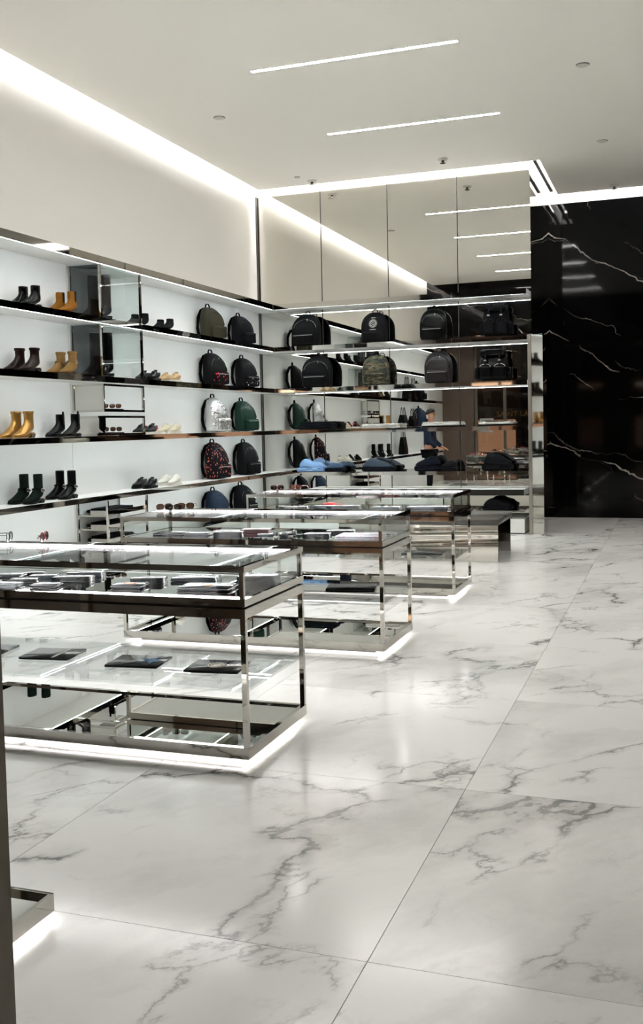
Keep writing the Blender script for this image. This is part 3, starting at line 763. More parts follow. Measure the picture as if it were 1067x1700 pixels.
# ------------------------------------------------------------------ backpacks (front faces local -y)
def bp_profile(W, H, D):
    hw = lambda t: W*.5*(.93+.07*min(1, t/.12)) if t < .5 else W*.5*math.sqrt(max(0, 1-((t-.5)/.5)**2.4*.90))
    hd = lambda t: D*.5*interp([(0, .86), (.1, 1), (.45, .98), (.75, .78), (.92, .52), (1, .30)], t)
    return hw, hd
def backpack(label, loc, rz, W, H, D, mat, pocket=None, zipm='zip_dk', style='city', emblem=False, group=None, lean=.0, trim=None, strapside=1.0, seed=0):
    t = thing('backpack', label, 'backpack', loc, rz, group)
    hw, hd = bp_profile(W, H, D)
    def front_y(x, tt):
        a, d = hw(tt), hd(tt); q = min(.999, abs(x)/a)
        return D/2 - d - d*(1-q**3.2)**(1/3.2)
    n = 28; rings = []
    for k in range(15):
        tt = k/14; a, d = hw(tt), hd(tt); yc = D/2-d; r = []
        for j in range(n):
            th = 2*PI*j/n; c, s = math.cos(th), math.sin(th); e = 2/3.2
            x = a*math.copysign(abs(c)**e, c); y = yc + d*math.copysign(abs(s)**e, s); z = H*tt
            nz = noise.noise(Vector((x*9+seed*7.3, y*9, z*9)))*.012*min(1, tt*4)
            r.append((x*(1+nz*1.2/a*.4), y+nz*.6*(1 if s < 0 else .2), z + lean*tt*0))
        rings.append(r)
    b = MB(); b.smooth = True; b.loft(rings)
    body = obj('body', b, mat, t, sub=1)
    # arched main zip
    arch = []
    for k in range(25):
        a = PI*k/24; tt = .44 + .40*math.sin(a)**.8; x = hw(.44)*.86*math.cos(a)
        x = max(-hw(tt)*.9, min(hw(tt)*.9, x)); arch.append((x, front_y(x, tt)-.001, H*tt))
    if style != 'cargo':
        obj('zip_flap', MB().tube(arch, .0075, 8), mat if style == 'city' else 'strap', t)
        obj('zip', MB().tube([(x*.965, y-.003, z-.006) for x, y, z in arch[2:-2]], .0022, 6), zipm, t)
        obj('zip_pull', MB().tube([(arch[12][0]+.03, arch[12][1]-.008, arch[12][2]), (arch[12][0]+.034, arch[12][1]-.016, arch[12][2]-.04)], .003, 6), zipm, t)
        pw = W*.38; ph = H*.36
        pk = bevel_mesh('pocket', -pw, pw, -D/2-.042, -D/2+.07, .015, .015+ph, .026, 3, .005, seed)
        po = obj('front_pocket', pk, pocket or mat, t)
        obj('pocket_zip', MB().tube([(-pw*.88, -D/2-.044, .02+ph*.8), (0, -D/2-.048, .02+ph*.8), (pw*.88, -D/2-.044, .02+ph*.8)], .0035, 6), 'zip' if zipm == 'zip' else 'zip_dk', po)
    else:
        # flap bag with a lid, two bellows pockets and buckled straps
        obj('lid', bevel_mesh('lid', -W*.45, W*.45, -D/2-.03, D/2-.02, H*.74, H*.98, .035, 3, .006, seed), mat, t)
        for sd in (-1, 1):
            po = obj('front_pocket', bevel_mesh('pocket', sd*W*.24-W*.2, sd*W*.24+W*.2, -D/2-.05, -D/2+.05, .04, H*.46, .025, 3, .004, seed+sd), mat, t)
            obj('pocket_zip', MB().tube([(sd*W*.24+W*.18*math.cos(a), -D/2-.05, .06+H*.30+H*.08*math.sin(a)) for a in [PI*k/10 for k in range(11)]], .004, 6), zipm, po)
            obj('side_pocket', bevel_mesh('side_pocket', sd*W*.55-.035, sd*W*.55+.035, -D*.35, D*.25, .03, H*.42, .02, 3, .004, seed+2*sd), mat, t)
            st = obj('front_strap', MB().tube([(sd*W*.24, -D/2-.032, H*.80), (sd*W*.24, -D/2-.055, H*.66), (sd*W*.24, -D/2-.054, H*.50)], 0, 6, flat=(.012, .003), up=(0, -1, 0)), 'strap', t)
            obj('buckle', MB().box(sd*W*.24-.017, sd*W*.24+.017, -D/2-.064, -D/2-.054, H*.60, H*.64), 'zip', st)
    # handle and shoulder straps
    zt = H*.985
    obj('handle', MB().tube([(.0-.035, D*.36, zt-.02), (-.034, D*.37, zt+.022), (-.018, D*.38, zt+.045), (.018, D*.38, zt+.045), (.034, D*.37, zt+.022), (.035, D*.36, zt-.02)], 0, 8, flat=(.006, .013), up=(0, 1, 0)), 'strap', t)
    for sd in (-1, 1):
        x = sd*W*.2
        pts = [(x*.8, D/2-.035, H*.93), (x, D/2+.02, H*.90), (x*1.25, D/2+.062*strapside, H*.68), (x*1.5, D/2+.065*strapside, H*.42), (x*1.7, D/2+.03, H*.16), (x*1.8, D/2-.02, H*.05)]
        obj('shoulder_strap', MB().tube(pts, 0, 8, flat=(.032, .011), up=(0, 1, 0)), 'strap', t)
    if emblem:
        z = H*.62; e = thing_part = None
        for r0, m in ((.056, .0035), (.037, .006), (.016, .006)):
            pts = [(r0*math.cos(a), front_y(r0*math.cos(a)*.99, (z+r0*math.sin(a))/H)-.002, z+r0*math.sin(a)) for a in [2*PI*k/32 for k in range(33)]]
            obj('emblem_ring', MB().tube(pts, m*.6, 6), 'white_cotton', t)
        for k in range(12):
            a = 2*PI*k/12; rr = .046
            x = rr*math.cos(a); zz = z+rr*math.sin(a)
            obj('emblem_dash', MB().box(x-.004, x+.004, front_y(x, zz/H)-.004, front_y(x, zz/H)+.004, zz-.004, zz+.004), 'white_cotton', t)
        for zz, q in ((z+.082, .03), (z-.085, .045)):
            obj('emblem_bar', MB().box(-q, q, front_y(0, zz/H)-.003, front_y(0, zz/H)+.006, zz-.003, zz+.003), 'white_cotton', t)
    return t
GL = 'backpacks on the left wall'; GM = 'backpacks on the mirror wall'
XB = -5.645
def lw(y, z, label, mat, W=.34, H=.44, D=.21, rot=0., **kw):
    return backpack(label, (XB, y, z), PI/2+rot, W, H, D, mat, group=GL, **kw)
zE = .3015
lw(11.86, zA, 'olive canvas backpack on the highest shelf of the left wall', 'olive', H=.42, rot=-0.30, seed=1)
lw(12.82, zA, 'black nylon backpack on the highest left wall shelf by the corner', 'black_soft', H=.40, rot=-0.28, seed=2)
lw(11.90, zB, 'black backpack with red dots on its pocket', 'black', pocket='reddot', zipm='zip', H=.43, rot=-0.28, seed=3)
lw(12.90, zB, 'black backpack with pale stars on its pocket', 'black', pocket='stardot', zipm='zip', H=.42, rot=-0.26, seed=4)
lw(11.93, zC_, 'silver foil backpack on the third shelf', 'silver', H=.46, rot=-0.26, zipm='zip', seed=5)
lw(12.85, zC_, 'dark green leather backpack on the third shelf', 'green', H=.43, rot=-0.24, zipm='zip', seed=6)
lw(11.88, zD, 'black backpack with a pink flamingo print', 'flamingo', H=.48, rot=-0.28, zipm='zip', seed=7)
lw(12.88, zD, 'plain black backpack on the fourth shelf beside the flamingo print one', 'black', H=.46, rot=-0.26, zipm='zip', seed=8)
lw(11.86, zE, 'navy backpack on the low platform behind the middle table', 'navy', H=.40, rot=-0.26, seed=9)
lw(12.74, zE, 'black backpack with a grey zip on the low platform by the corner', 'black_soft', H=.42, rot=-0.26, zipm='zip', seed=10)
YBP = 13.705
def mw(x, z, label, mat, W=.40, H=.45, D=.17, rot=0., **kw):
    return backpack(label, (x, YBP, z), rot, W, H, D, mat, group=GM, **kw)
mw(-5.03, zA, 'large black nylon backpack on the highest mirror wall shelf', 'black', W=.45, H=.47, zipm='zip', rot=-.1, seed=11)
mw(-4.01, zA, 'black backpack with a white round emblem', 'black', W=.38, H=.44, emblem=True, seed=12)
mw(-3.16, zA, 'black leather backpack on the highest mirror wall shelf', 'black_leather', W=.38, H=.44, zipm='zip', seed=13, style='leather')
mw(-2.29, zA, 'black flap backpack with buckles on the highest mirror wall shelf', 'black_soft', W=.35, H=.46, style='cargo', seed=14)
mw(-4.88, zB, 'wide black nylon backpack on the second mirror wall shelf', 'black', W=.47, H=.46, zipm='zip', rot=-.08, seed=15)
mw(-4.00, zB, 'green and brown camouflage backpack', 'camo', W=.39, H=.44, seed=16)
mw(-3.10, zB, 'dark grey leather backpack on the second mirror wall shelf', 'grey_leather', W=.39, H=.45, zipm='zip', seed=17, style='leather')
mw(-2.33, zB, 'large black flap backpack with side pockets on the second mirror wall shelf', 'black_leather', W=.40, H=.45, style='cargo', seed=18, zipm='zip')

# ------------------------------------------------------------------ folded garments
def folded(label, loc, w_, d_, layers, rz=0., cat='clothing', group='folded clothes', name='folded_garment', seed=0):
    t = thing(name, label, cat, loc, rz, group)
    z = 0
    for k, (mat, th, sh) in enumerate(layers):
        a = w_/2*sh; b = d_/2*(sh*.5+.5)
        ox = (noise.noise(Vector((seed, k*2.7, .3))))*.02
        o = obj('fold', bevel_mesh('fold', -a+ox, a+ox, -b, b, z+.003, z+.003+th, min(th*.42, .014), 3, .008 if th > .02 else .003, seed*3+k), mat, t)
        z += th*.93
    return t
def heap(label, loc, w_, d_, h_, mat, rz=0., seed=0, name='folded_garment', low=None):
    # a loosely folded garment: crumpled mound lying on a flat folded base
    t = thing(name, label, 'clothing', loc, rz, 'folded clothes')
    obj('folded_base', bevel_mesh('base', -w_/2, w_/2, -d_/2, d_/2, 0, h_*.4, h_*.15, 3, .006, seed), low or mat, t)
    n = 24; rings = []
    for k in range(9):
        tt = k/8; sc = math.sqrt(max(0, 1-tt**2.2))*.98+.02; r = []
        for j in range(n):
            th = 2*PI*j/n; c, s = math.cos(th), math.sin(th); e = .55
            x = w_*.49*sc*math.copysign(abs(c)**e, c); y = d_*.48*sc*math.copysign(abs(s)**e, s)
            z = h_*.36 + h_*.64*tt
            q = noise.noise_vector(Vector((x*14+seed*5, y*14, z*20)))
            q2 = noise.noise_vector(Vector((x*7+seed*3, y*7+4, seed)))
            r.append((x+q.x*.02+q2.x*.02, y+q.y*.018, z+(q.z*.018+q2.z*.05*h_/.17)*min(1, tt*3) - .12*h_*tt*(x/w_)*4*(1 if seed % 2 else -1)))
        rings.append(r)
    b = MB(); b.smooth = True; b.loft(rings)
    obj('crumpled_top', b, mat, t, sub=1)
    return t
Y0 = 13.70
folded('dark folded clothes on the third mirror shelf beside the silver backpack reflection', (-4.88, Y0, zC_), .50, .28, [('black_soft', .045, 1), ('navy_dk', .045, .96), ('black_soft', .03, .9)], seed=1)
folded('flat white folded shirts on the third mirror shelf, left of centre', (-3.95, Y0, zC_), .50, .26, [('white_cotton', .032, 1), ('white_cotton', .03, .97)], seed=2)
folded('flat white folded shirts on the third mirror shelf before the reflected man', (-3.08, Y0, zC_), .48, .26, [('black_soft', .02, .98), ('white_cotton', .034, 1), ('white_cotton', .02, .95)], seed=3)
folded('black and white folded shirt on the third mirror shelf by the end post', (-2.31, Y0, zC_), .44, .26, [('black_soft', .022, 1), ('white_cotton', .035, .97), ('black_soft', .012, .6)], seed=4)
heap('pale blue denim folded loosely on the fourth mirror shelf', (-4.97, Y0-.02, zD), .40, .28, .17, 'jeans', seed=5, low='jeans')
heap('grey blue denim folded beside the pale denim', (-4.62, Y0-.02, zD), .26, .26, .14, 'jeans_dk', seed=6, low='navy_dk')
heap('slate blue sweater folded on dark trousers', (-3.97, Y0-.02, zD), .44, .28, .17, 'teal', seed=7, low='navy_dk')
heap('navy folded garment on the fourth mirror shelf', (-3.26, Y0-.02, zD), .34, .28, .19, 'navy_dk', seed=8)
heap('black folded garment right of the navy one', (-2.96, Y0-.02, zD), .22, .26, .14, 'black_soft', seed=10)
heap('black garment folded high on the fourth mirror shelf by the end post', (-2.29, Y0-.02, zD), .40, .28, .22, 'black_soft', seed=9)
heap('black garment folded on the low deck behind the bench', (-2.29, Y0-.03, .317), .40, .28, .15, 'black_soft', seed=11)

# ------------------------------------------------------------------ tall boots in the glass case
for z, mat, nm in ((SHELF['a'][1]+.004, 'grey_leather', 'charcoal'), (SHELF['b'][1]+.004, 'black_leather', 'black')):
    for x, y, s in ((-5.74, 9.265, 'behind'), (-5.60, 9.285, 'in front')):
        a = make_boot('tall_boot', 'tall %s boot in the %s glass compartment, %s of its pair' % (nm, 'upper' if nm == 'charcoal' else 'lower', 'the back one' if s == 'behind' else 'the front one'), 'boot', (x, y, z), RZT, .40, mat, extra=('cuff',), group='tall boots in the glass case', wide=1.35); a.scale = (1.12, 1.12, 1.16)

# ------------------------------------------------------------------ sunglasses
def sunglasses(label, loc, rz, frame='tortoise', lens='lens', s=1.0, tilt=0., group='sunglasses', fold=False):
    t = thing('sunglasses', label, 'sunglasses', loc, rz, group)
    R = .026*s; cz = .03*s
    for sd in (-1, 1):
        cx = sd*.034*s; n = 20
        pts = [(cx+R*1.1*math.copysign(abs(math.cos(a))**.75, math.cos(a)), -.004*abs(math.cos(a)), cz+R*.8*math.copysign(abs(math.sin(a))**.75, math.sin(a))) for a in [2*PI*k/n for k in range(n+1)]]
        rim = obj('rim', MB().tube(pts, .0028*s, 6), frame, t)
        ln = MB(); ln.smooth = True
        ln.loft([[(cx+R*1.08*q*math.copysign(abs(math.cos(a))**.75, math.cos(a)), yy, cz+R*.78*q*math.copysign(abs(math.sin(a))**.75, math.sin(a))) for a in [2*PI*k/n for k in range(n)]] for q, yy in ((1, .0012), (1, -.0012), (.6, -.005), (.15, -.007))])
        obj('lens', ln, lens, rim)
        x0 = sd*.064*s
        obj('temple', MB().tube([(x0, 0, cz+.012*s), (x0*1.02, .03*s, cz+.012*s), (x0*.98, .11*s, cz+.010*s), (x0*.95, .14*s, cz-.014*s)] if not fold else [(x0, 0, cz+.01*s), (x0*.9, .012, cz+.008*s), (-x0*.8, .016+.004*sd, cz-.004*s)], .0022*s, 6), frame, t)
    obj('bridge', MB().tube([(-.009*s, -.002, cz+.008*s), (0, -.005, cz+.012*s), (.009*s, -.002, cz+.008*s)], .0026*s, 6), frame, t)
    return t
ZT = .8955
sunglasses('brown sunglasses standing open on the middle table, upright pair', (-3.50, 6.80, ZT), .35, 'tortoise', 'lens', 1.0)
sunglasses('tortoiseshell sunglasses lying at the left on the middle table', (-3.63, 6.70, ZT), .9, 'tortoise', 'lens', 1.0, fold=True)
sunglasses('dark sunglasses in the middle of the pile on the middle table', (-3.54, 6.68, ZT), .2, 'tortoise', 'lens_dk', 1.0, fold=True)
sunglasses('red rimmed sunglasses at the left on the farthest table', (-3.62, 8.95, ZT), .3, 'pinkframe', 'lens_dk', 1.0, fold=True)
sunglasses('red rimmed sunglasses standing at the right on the farthest table', (-3.46, 9.02, ZT), -.2, 'pinkframe', 'lens', 1.0)
sunglasses('thin framed glasses on the nearest table, left picture edge', (-3.50, 4.66, ZT), 2.0, 'zip_dk', 'glass', 1.1)
sunglasses('dark glasses with a thick temple on the nearest table', (-3.30, 4.70, ZT), 1.9, 'pinkframe', 'lens_dk', 1.1, fold=True)
for z, w_ in ((1.70+.036, 'hanging'), (SHELF['c'][1]+.038, 'standing')):
    for k in range(2):
        sunglasses('%s sunglasses in the %s framed box' % (('left', 'right')[k], w_), (-5.60+.03*k, 9.08+.2*k, z), .9 if k else 1.1, 'zip_dk', 'lens', 1.0, group='sunglasses in the framed boxes')

# ------------------------------------------------------------------ small leather goods
def wallet(label, loc, rz, w_, d_, mat, layers=2, th=.012, emblem=None, zipp=False, group='small leather goods', name='wallet'):
    t = thing(name, label, 'wallet', loc, rz, group)
    for k in range(layers):
        sh = .985 if k % 2 else 1
        obj('leather_panel', bevel_mesh('panel', -w_/2*sh, w_/2*sh, -d_/2*sh, d_/2*sh, k*th, (k+1)*th-.0008, min(.006, th*.45), 2), mat, t)
    z = layers*th
    if zipp:
        q = [(-w_/2, d_/2), (-w_/2, -d_/2), (w_/2, -d_/2), (w_/2, d_/2)]
        obj('zip', MB().tube([(x*1.005, y*1.005, z*.5) for x, y in q], .0025, 6), 'zip_dk', t)
    if emblem:
        n = 20; mb = MB(); mb.loft([[(.022*1.3*math.cos(2*PI*k/n), .022*math.sin(2*PI*k/n), zz) for k in range(n)] for zz in (z-.001, z+.0012)])
        e = obj('emblem', mb, emblem, t)
        if emblem == 'orange':
            mb = MB().loft([[(.03*math.cos(2*PI*k/n), .024*math.sin(2*PI*k/n), zz) for k in range(n)] for zz in (z-.001, z+.0006)]); obj('emblem_border', mb, 'wallet_brown', t)
    return t
ZD = .7472
for k, (x, y, w_, d_, m, ly, e, zp, rz, lab) in enumerate([
    (-2.91, 4.15, .13, .10, 'wallet', 2, None, True, .2, 'dark zipped wallet at the front of the nearest table, third from left'),
    (-2.88, 4.34, .19, .10, 'wallet', 3, None, False, .15, 'stack of dark wallets behind the zipped one, nearest table'),
    (-2.90, 4.49, .18, .09, 'wallet_grey', 3, None, False, .15, 'grey wallets at the back beside the dark stack, nearest table'),
    (-3.10, 4.40, .14, .09, 'wallet_grey', 2, None, False, .3, 'slate wallet in the middle row of the nearest table'),
    (-3.12, 4.26, .14, .09, 'wallet', 2, None, False, .25, 'blue black wallet in the middle row of the nearest table'),
    (-3.12, 4.12, .14, .10, 'wallet_grey', 2, None, False, .1, 'pale grey card case at the front left of the nearest table'),
    (-3.30, 4.40, .13, .09, 'wallet_grey', 2, None, True, .2, 'grey zipped purse at the far left of the nearest table'),
    (-3.26, 4.54, .12, .08, 'wallet', 1, None, False, .5, 'flat dark card holder at the back left of the nearest table'),
    (-3.34, 4.25, .13, .09, 'wallet', 2, None, False, .1, 'dark wallet at the left picture edge, nearest table'),
    (-2.49, 4.23, .15, .11, 'wallet', 2, 'orange', True, .12, 'black wallet with an orange emblem, nearest table centre'),
    (-2.47, 4.38, .16, .10, 'wallet', 3, None, False, .12, 'stack of black wallets behind the small orange emblem one'),
    (-2.09, 4.26, .25, .15, 'wallet', 2, 'orange', True, .1, 'large black pouch with an orange emblem by the near corner post'),
    (-2.27, 4.50, .22, .14, 'wallet_grey', 2, None, False, .1, 'grey flat pouch behind the large emblem pouch'),
    (-1.93, 4.50, .18, .14, 'wallet', 4, None, False, .05, 'stack of dark leather cases at the right end of the nearest table')]):
    wallet(lab, (x, y, ZD), rz, w_, d_, m, ly, .0085, e, zp, 'small leather goods in the nearest table')
for k, (x, y, w_, d_, m, ly, zp, rz, lab) in enumerate([
    (-3.44, 6.44, .22, .15, 'wallet', 2, True, .1, 'dark pouch at the left end of the middle table'),
    (-3.22, 6.44, .18, .11, 'wallet_grey', 2, True, .1, 'grey zipped purse second from left in the middle table'),
    (-3.10, 6.66, .20, .13, 'pattern', 1, False, .1, 'pale patterned sheet at the back of the middle table'),
    (-2.98, 6.44, .20, .11, 'wallet', 3, False, .1, 'stack of dark wallets at the front of the middle table'),
    (-2.86, 6.64, .20, .12, 'wallet_brown', 3, False, .1, 'stack of wine dark wallets behind the dark stack, middle table'),
    (-2.72, 6.50, .12, .10, 'wallet_grey', 1, False, .2, 'small grey card holder beside the key rings'),
    (-2.34, 6.50, .18, .13, 'wallet', 2, False, .1, 'black wallet right of the key rings'),
    (-2.24, 6.72, .20, .12, 'wallet', 2, False, .1, 'long dark wallet at the back of the middle table'),
    (-2.02, 6.48, .30, .22, 'pattern', 2, True, .06, 'large pale patterned pouch with pink print in the middle table')]):
    wallet(lab, (x, y, ZD+2.2e-3*0), rz, w_, d_, m, ly, .009, None, zp, 'small leather goods in the middle table')
for k, (x, y, w_, d_, m, ly, zp, rz, lab) in enumerate([
    (-3.34, 8.66, .26, .16, 'wallet', 2, False, .1, 'dark flat case at the left in the farthest table'),
    (-3.08, 8.80, .20, .14, 'wallet_grey', 2, False, .1, 'grey purse left of the red wallet in the farthest table'),
    (-2.86, 8.68, .30, .16, 'wallet', 3, False, .05, 'long stack of dark wallets in the farthest table'),
    (-2.46, 8.70, .24, .15, 'wallet_grey', 2, True, .1, 'grey zipped wallets right of the long stack, farthest table'),
    (-2.09, 8.76, .36, .24, 'wallet_grey', 2, True, .04, 'large grey pouch at the right end of the farthest table')]):
    wallet(lab, (x, y, ZD), rz, w_, d_, m, ly, .010, None, zp, 'small leather goods in the farthest table')
wallet('small red wallet at the back of the farthest table', (-3.12, 9.03, ZD), .1, .11, .07, 'red', 2, .012)
def keyring(label, loc, rz, seed):
    t = thing('key_ring', label, 'key ring', loc, rz, 'key rings in the middle table')
    obj('ring', MB().tube([(.02*math.cos(a), .02*math.sin(a), .003) for a in [2*PI*k/16 for k in range(17)]], .0022, 6), 'zip', t)
    for k in range(3):
        a = k*1.1+seed; c, s = math.cos(a), math.sin(a)
        o = obj('charm', bevel_mesh('charm', -.012, .012, -.006, .03, 0, .016+.006*k, .004, 2), ('black_leather', 'zip', 'wallet')[k], t, (c*.03, s*.03, .002), (0, 0, a-PI/2))
    return t
for k, (x, y) in enumerate(((-2.60, 6.40), (-2.52, 6.44), (-2.56, 6.54))):
    keyring(('left', 'front', 'rear')[k] + ' key ring with black charms in the middle table', (x, y, ZD), k*.8, k)
ZS = .3442
def portfolio(label, loc, rz, w_, d_, m, decor=None, th=.012):
    t = thing('portfolio', label, 'pouch', loc, rz, 'flat pouches on the glass shelves')
    obj('leather_body', bevel_mesh('body', -w_/2, w_/2, -d_/2, d_/2, 0, th, .004, 2), m, t)
    obj('zip', MB().tube([(-w_*.48, -d_*.5, th*.6), (w_*.48, -d_*.5, th*.6)], .003, 6), 'zip_dk', t)
    if decor == 'ring':
        for r in (.045, .03):
            n = 28; obj('emblem_ring', MB().tube([(r*math.cos(a), r*math.sin(a), th) for a in [2*PI*k/n for k in range(n+1)]], .004, 6), 'tag', t)
        n = 20; obj('emblem_disc', MB().loft([[(.022*math.cos(2*PI*k/n), .022*math.sin(2*PI*k/n), zz) for k in range(n)] for zz in (th-.001, th+.001)]), 'tag', t)
    if decor == 'star':
        mb = MB(); pts = [((.07 if k % 2 == 0 else .028)*math.cos(PI*k/5), (.07 if k % 2 == 0 else .028)*math.sin(PI*k/5)) for k in range(10)]
        mb.loft([[(x, y, zz) for x, y in pts] for zz in (th-.001, th+.0012)]); obj('emblem', mb, 'jeans', t, (.06, 0, 0))
    if decor == 'band': obj('band', MB().box(.04, .055, -d_*.46, d_*.46, th-.001, th+.001), 'tag', t)
    return t
portfolio('flat grey pouch with a pale band on the glass shelf of the nearest table', (-3.06, 4.40, ZS), .12, .27, .22, 'wallet_grey', 'band')
portfolio('flat grey pouch with a pale blue star on the nearest glass shelf', (-2.53, 4.36, ZS), .12, .27, .22, 'wallet_grey', 'star')
portfolio('flat dark pouch with a round pale emblem by the near post', (-2.10, 4.36, ZS), .12, .27, .22, 'wallet', 'ring')
portfolio('flat pouch on the glass shelf at the left picture edge', (-3.48, 4.40, ZS), .12, .27, .22, 'wallet_grey')
t = portfolio('black zipped document pouch on the glass shelf of the middle table', (-2.17, 6.72, ZS), .2, .34, .24, 'black_leather', None, .022)
portfolio('flat grey portfolio on the glass shelf of the farthest table', (-2.14, 8.76, ZS), .05, .36, .26, 'wallet_grey')
# trays in the rack: dark folded scarves
for q in range(4):
    folded(('lowest', 'second lowest', 'second highest', 'highest')[q] + ' dark folded scarf in the tray rack', (-5.66, 9.29, .06+(q+1)*.145+.0085), .28, .55, [(('black_soft', 'navy_dk')[q % 2], .032, 1), ('black_soft', .02, .8)], group='scarves in the tray rack', name='folded_scarf', seed=20+q)

# ------------------------------------------------------------------ goods on the near left wall, seen in the mirror wall
def tote(label, loc, rz, W, H, D, mat='black_leather'):
    t = thing('tote_bag', label, 'bag', loc, rz, 'bags on the near left wall')
    b = MB(); b.smooth = False
    b.loft([[(-W/2*k, -D/2*q, z), (W/2*k, -D/2*q, z), (W/2*k, D/2*q, z), (-W/2*k, D/2*q, z)] for k, q, z in ((1, 1, 0), (.98, .95, H*.3), (.9, .5, H*.9), (.88, .42, H))])
    obj('bag_body', b, mat, t)
    for s in (-1, 1):
        obj('carry_handle', MB().tube([(-W*.2, s*D*.2, H-.01), (-W*.17, s*D*.18, H+.10), (-W*.06, s*D*.15, H+.16), (W*.06, s*D*.15, H+.16), (W*.17, s*D*.18, H+.10), (W*.2, s*D*.2, H-.01)], .007, 8), mat, t)
    return t
tote('tall black tote seen in the mirror, beside a second one, second shelf', (-5.65, 6.03, zB), PI/2, .30, .34, .16)
tote('narrow black tote seen in the mirror next to the reflected backpack', (-5.65, 5.45, zB), PI/2, .28, .33, .16)
lw(4.85, zB, 'black backpack seen only in the mirror, second shelf', 'black', H=.42, seed=31)
tote('small black bag seen in the mirror on the third shelf', (-5.65, 6.40, zC_), PI/2, .34, .26, .18, 'black_soft')
tote('black shopper on the fourth shelf, seen in the mirror', (-5.65, 6.42, zD), PI/2, .32, .38, .14)
lw(4.70, zC_, 'navy backpack seen only in the mirror, third shelf', 'navy', H=.44, seed=32)
tote('low black handbag on the third shelf, seen in the mirror', (-5.65, 5.55, zC_), PI/2, .36, .24, .16, 'black_leather')

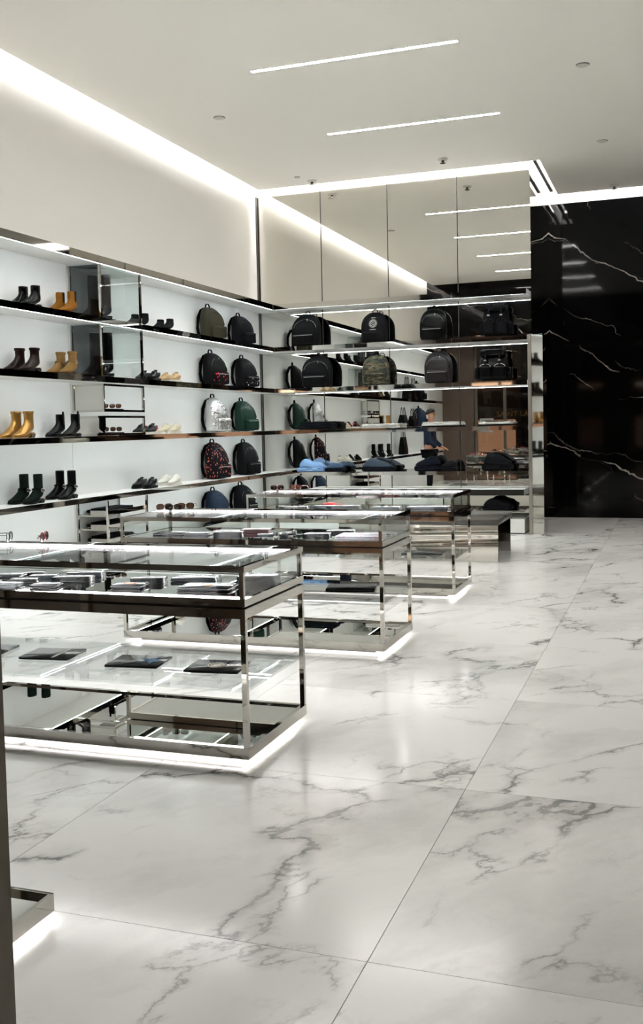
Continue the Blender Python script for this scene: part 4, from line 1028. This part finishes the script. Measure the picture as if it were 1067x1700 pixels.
# ------------------------------------------------------------------ the man reflected in the mirror wall (stands left of the picture)
def person():
    px, py = -5.16, 6.02
    t = thing('person', 'man in dark blue jacket and black trousers, seen in the mirror', 'person', (px, py, 0), 0)
    # local: faces +x
    def skin(name, pts, edges, rad, mat, root=0, sub=2):
        me = bpy.data.meshes.new(name); me.from_pydata([Vector(p) for p in pts], edges, [])
        o = bpy.data.objects.new(name, me); COL.objects.link(o); o.parent = t
        sk = o.modifiers.new('skin', 'SKIN'); sk.use_smooth_shade = True
        lay = me.skin_vertices[0].data if me.skin_vertices else None
        if lay is None:
            bm = bmesh.new(); bm.from_mesh(me); bm.verts.layers.skin.verify(); bm.to_mesh(me); bm.free(); lay = me.skin_vertices[0].data
        for i, r in enumerate(rad): lay[i].radius = r if isinstance(r, tuple) else (r, r)
        for i in range(len(pts)): lay[i].use_root = (i == root)
        md = o.modifiers.new('sub', 'SUBSURF'); md.levels = sub; md.render_levels = sub
        me.materials.append(M[mat]); return o
    pts = [(0,0,.98), (.01,0,1.15), (.02,0,1.34), (.02,0,1.47), (.035,0,1.56), (.05,0,1.64), (.055,0,1.71), (.045,0,1.78)]
    rad = [(.14,.11), (.13,.105), (.15,.11), .075, .056, (.070,.086), (.078,.098), (.06,.08)]
    ed = [(i, i+1) for i in range(7)]
    def chain(start, ps, rs):
        k = start
        for p, r in zip(ps, rs):
            pts.append(p); rad.append(r); ed.append((k, len(pts)-1)); k = len(pts)-1
        return k
    for s in (-1, 1):
        chain(0, [(0, s*.1, .90), (.01+s*.02, s*.11, .50), (-.01+s*.03, s*.11, .09), (.11+s*.03, s*.12, .045)], [.095, .062, .042, .035])
        elbow = (.05, s*.25, 1.13) ; wrist = (.24, s*.22, .98)
        k = chain(2, [(.02, s*.19, 1.42), elbow, wrist, (.31, s*.215, .955)], [.066, .045, .030, (.018,.034)])
        for j in range(4):
            b = (.325, s*.215 + (j-1.5)*.019, .952)
            chain(k, [b, (.36-.004*abs(j-1.5), b[1], .935), (.372, b[1], .908)], [.0085, .008, .0065])
        chain(k, [(.30, s*.18, .945), (.325, s*.165, .925)], [.010, .008])
    body = skin('body', pts, ed, rad, 'skin')
    # nose, ears, eyes and mouth shaped on the head
    obj('nose', MB().tube([(.125, 0, 1.735), (.150, 0, 1.700), (.135, 0, 1.688)], [.008, .015, .008], 8), 'skin', t)
    for s in (-1, 1):
        obj('ear', MB().tube([(.035, s*.083, 1.735), (.025, s*.09, 1.72), (.035, s*.085, 1.685)], [.008, .016, .008], 8), 'skin', t)
        obj('eye', MB().tube([(.118, s*.032, 1.735), (.132, s*.032, 1.735)], [.011, .006], 8), 'dark_hole', t)
    obj('mouth', MB().tube([(.122, -.024, 1.652), (.132, 0, 1.654), (.122, .024, 1.652)], .006, 6), 'wallet_brown', t)
    n = 20; rings = []
    for k in range(8):
        a = k/7*PI*.52; rr = math.cos(a-.02); zz = math.sin(a)
        rings.append([(.028+.118*rr*math.cos(2*PI*j/n)*(.93 if math.cos(2*PI*j/n) > 0 else 1.02), .098*rr*math.sin(2*PI*j/n), 1.745-.05*max(0, -math.cos(2*PI*j/n))*(1-k/7)+.10*zz + .03*max(0, math.cos(2*PI*j/n))*(1-k/7)) for j in range(n)])
    hb = MB(); hb.smooth = True; hb.loft(rings); obj('hair', hb, 'hair', t)
    jp = [(0,0,.90), (.01,0,1.15), (.02,0,1.34), (.02,0,1.47), (.03,0,1.52)]; jr = [(.185,.15), (.165,.135), (.185,.14), .10, .082]
    je = [(i, i+1) for i in range(4)]
    for s in (-1, 1):
        b = len(jp); jp += [(.02, s*.19, 1.42), (.05, s*.25, 1.13), (.225, s*.222, .99)]; jr += [.088, .064, .046]; je += [(2, b), (b, b+1), (b+1, b+2)]
    skin('jacket', jp, je, jr, 'navy')
    tp = [(0,0,.95)]; trr = [(.165,.13)]; te = []
    for s in (-1, 1):
        b = len(tp); tp += [(0, s*.1, .86), (.01+s*.02, s*.11, .50), (-.01+s*.03, s*.11, .10)]; trr += [.118, .084, .068]; te += [(0, b), (b, b+1), (b+1, b+2)]
    skin('trousers', tp, te, trr, 'black_soft')
    for s in (-1, 1):
        u = obj('shoe', SNK[0].copy(), None, t, (-.10+s*.03, s*.115, .002), sub=1); u.data.materials.clear(); u.data.materials.append(M['black_leather'])
        v = obj('shoe_sole', SNK[1].copy(), None, u); v.data.materials.clear(); v.data.materials.append(M['black_rubber'])
person()
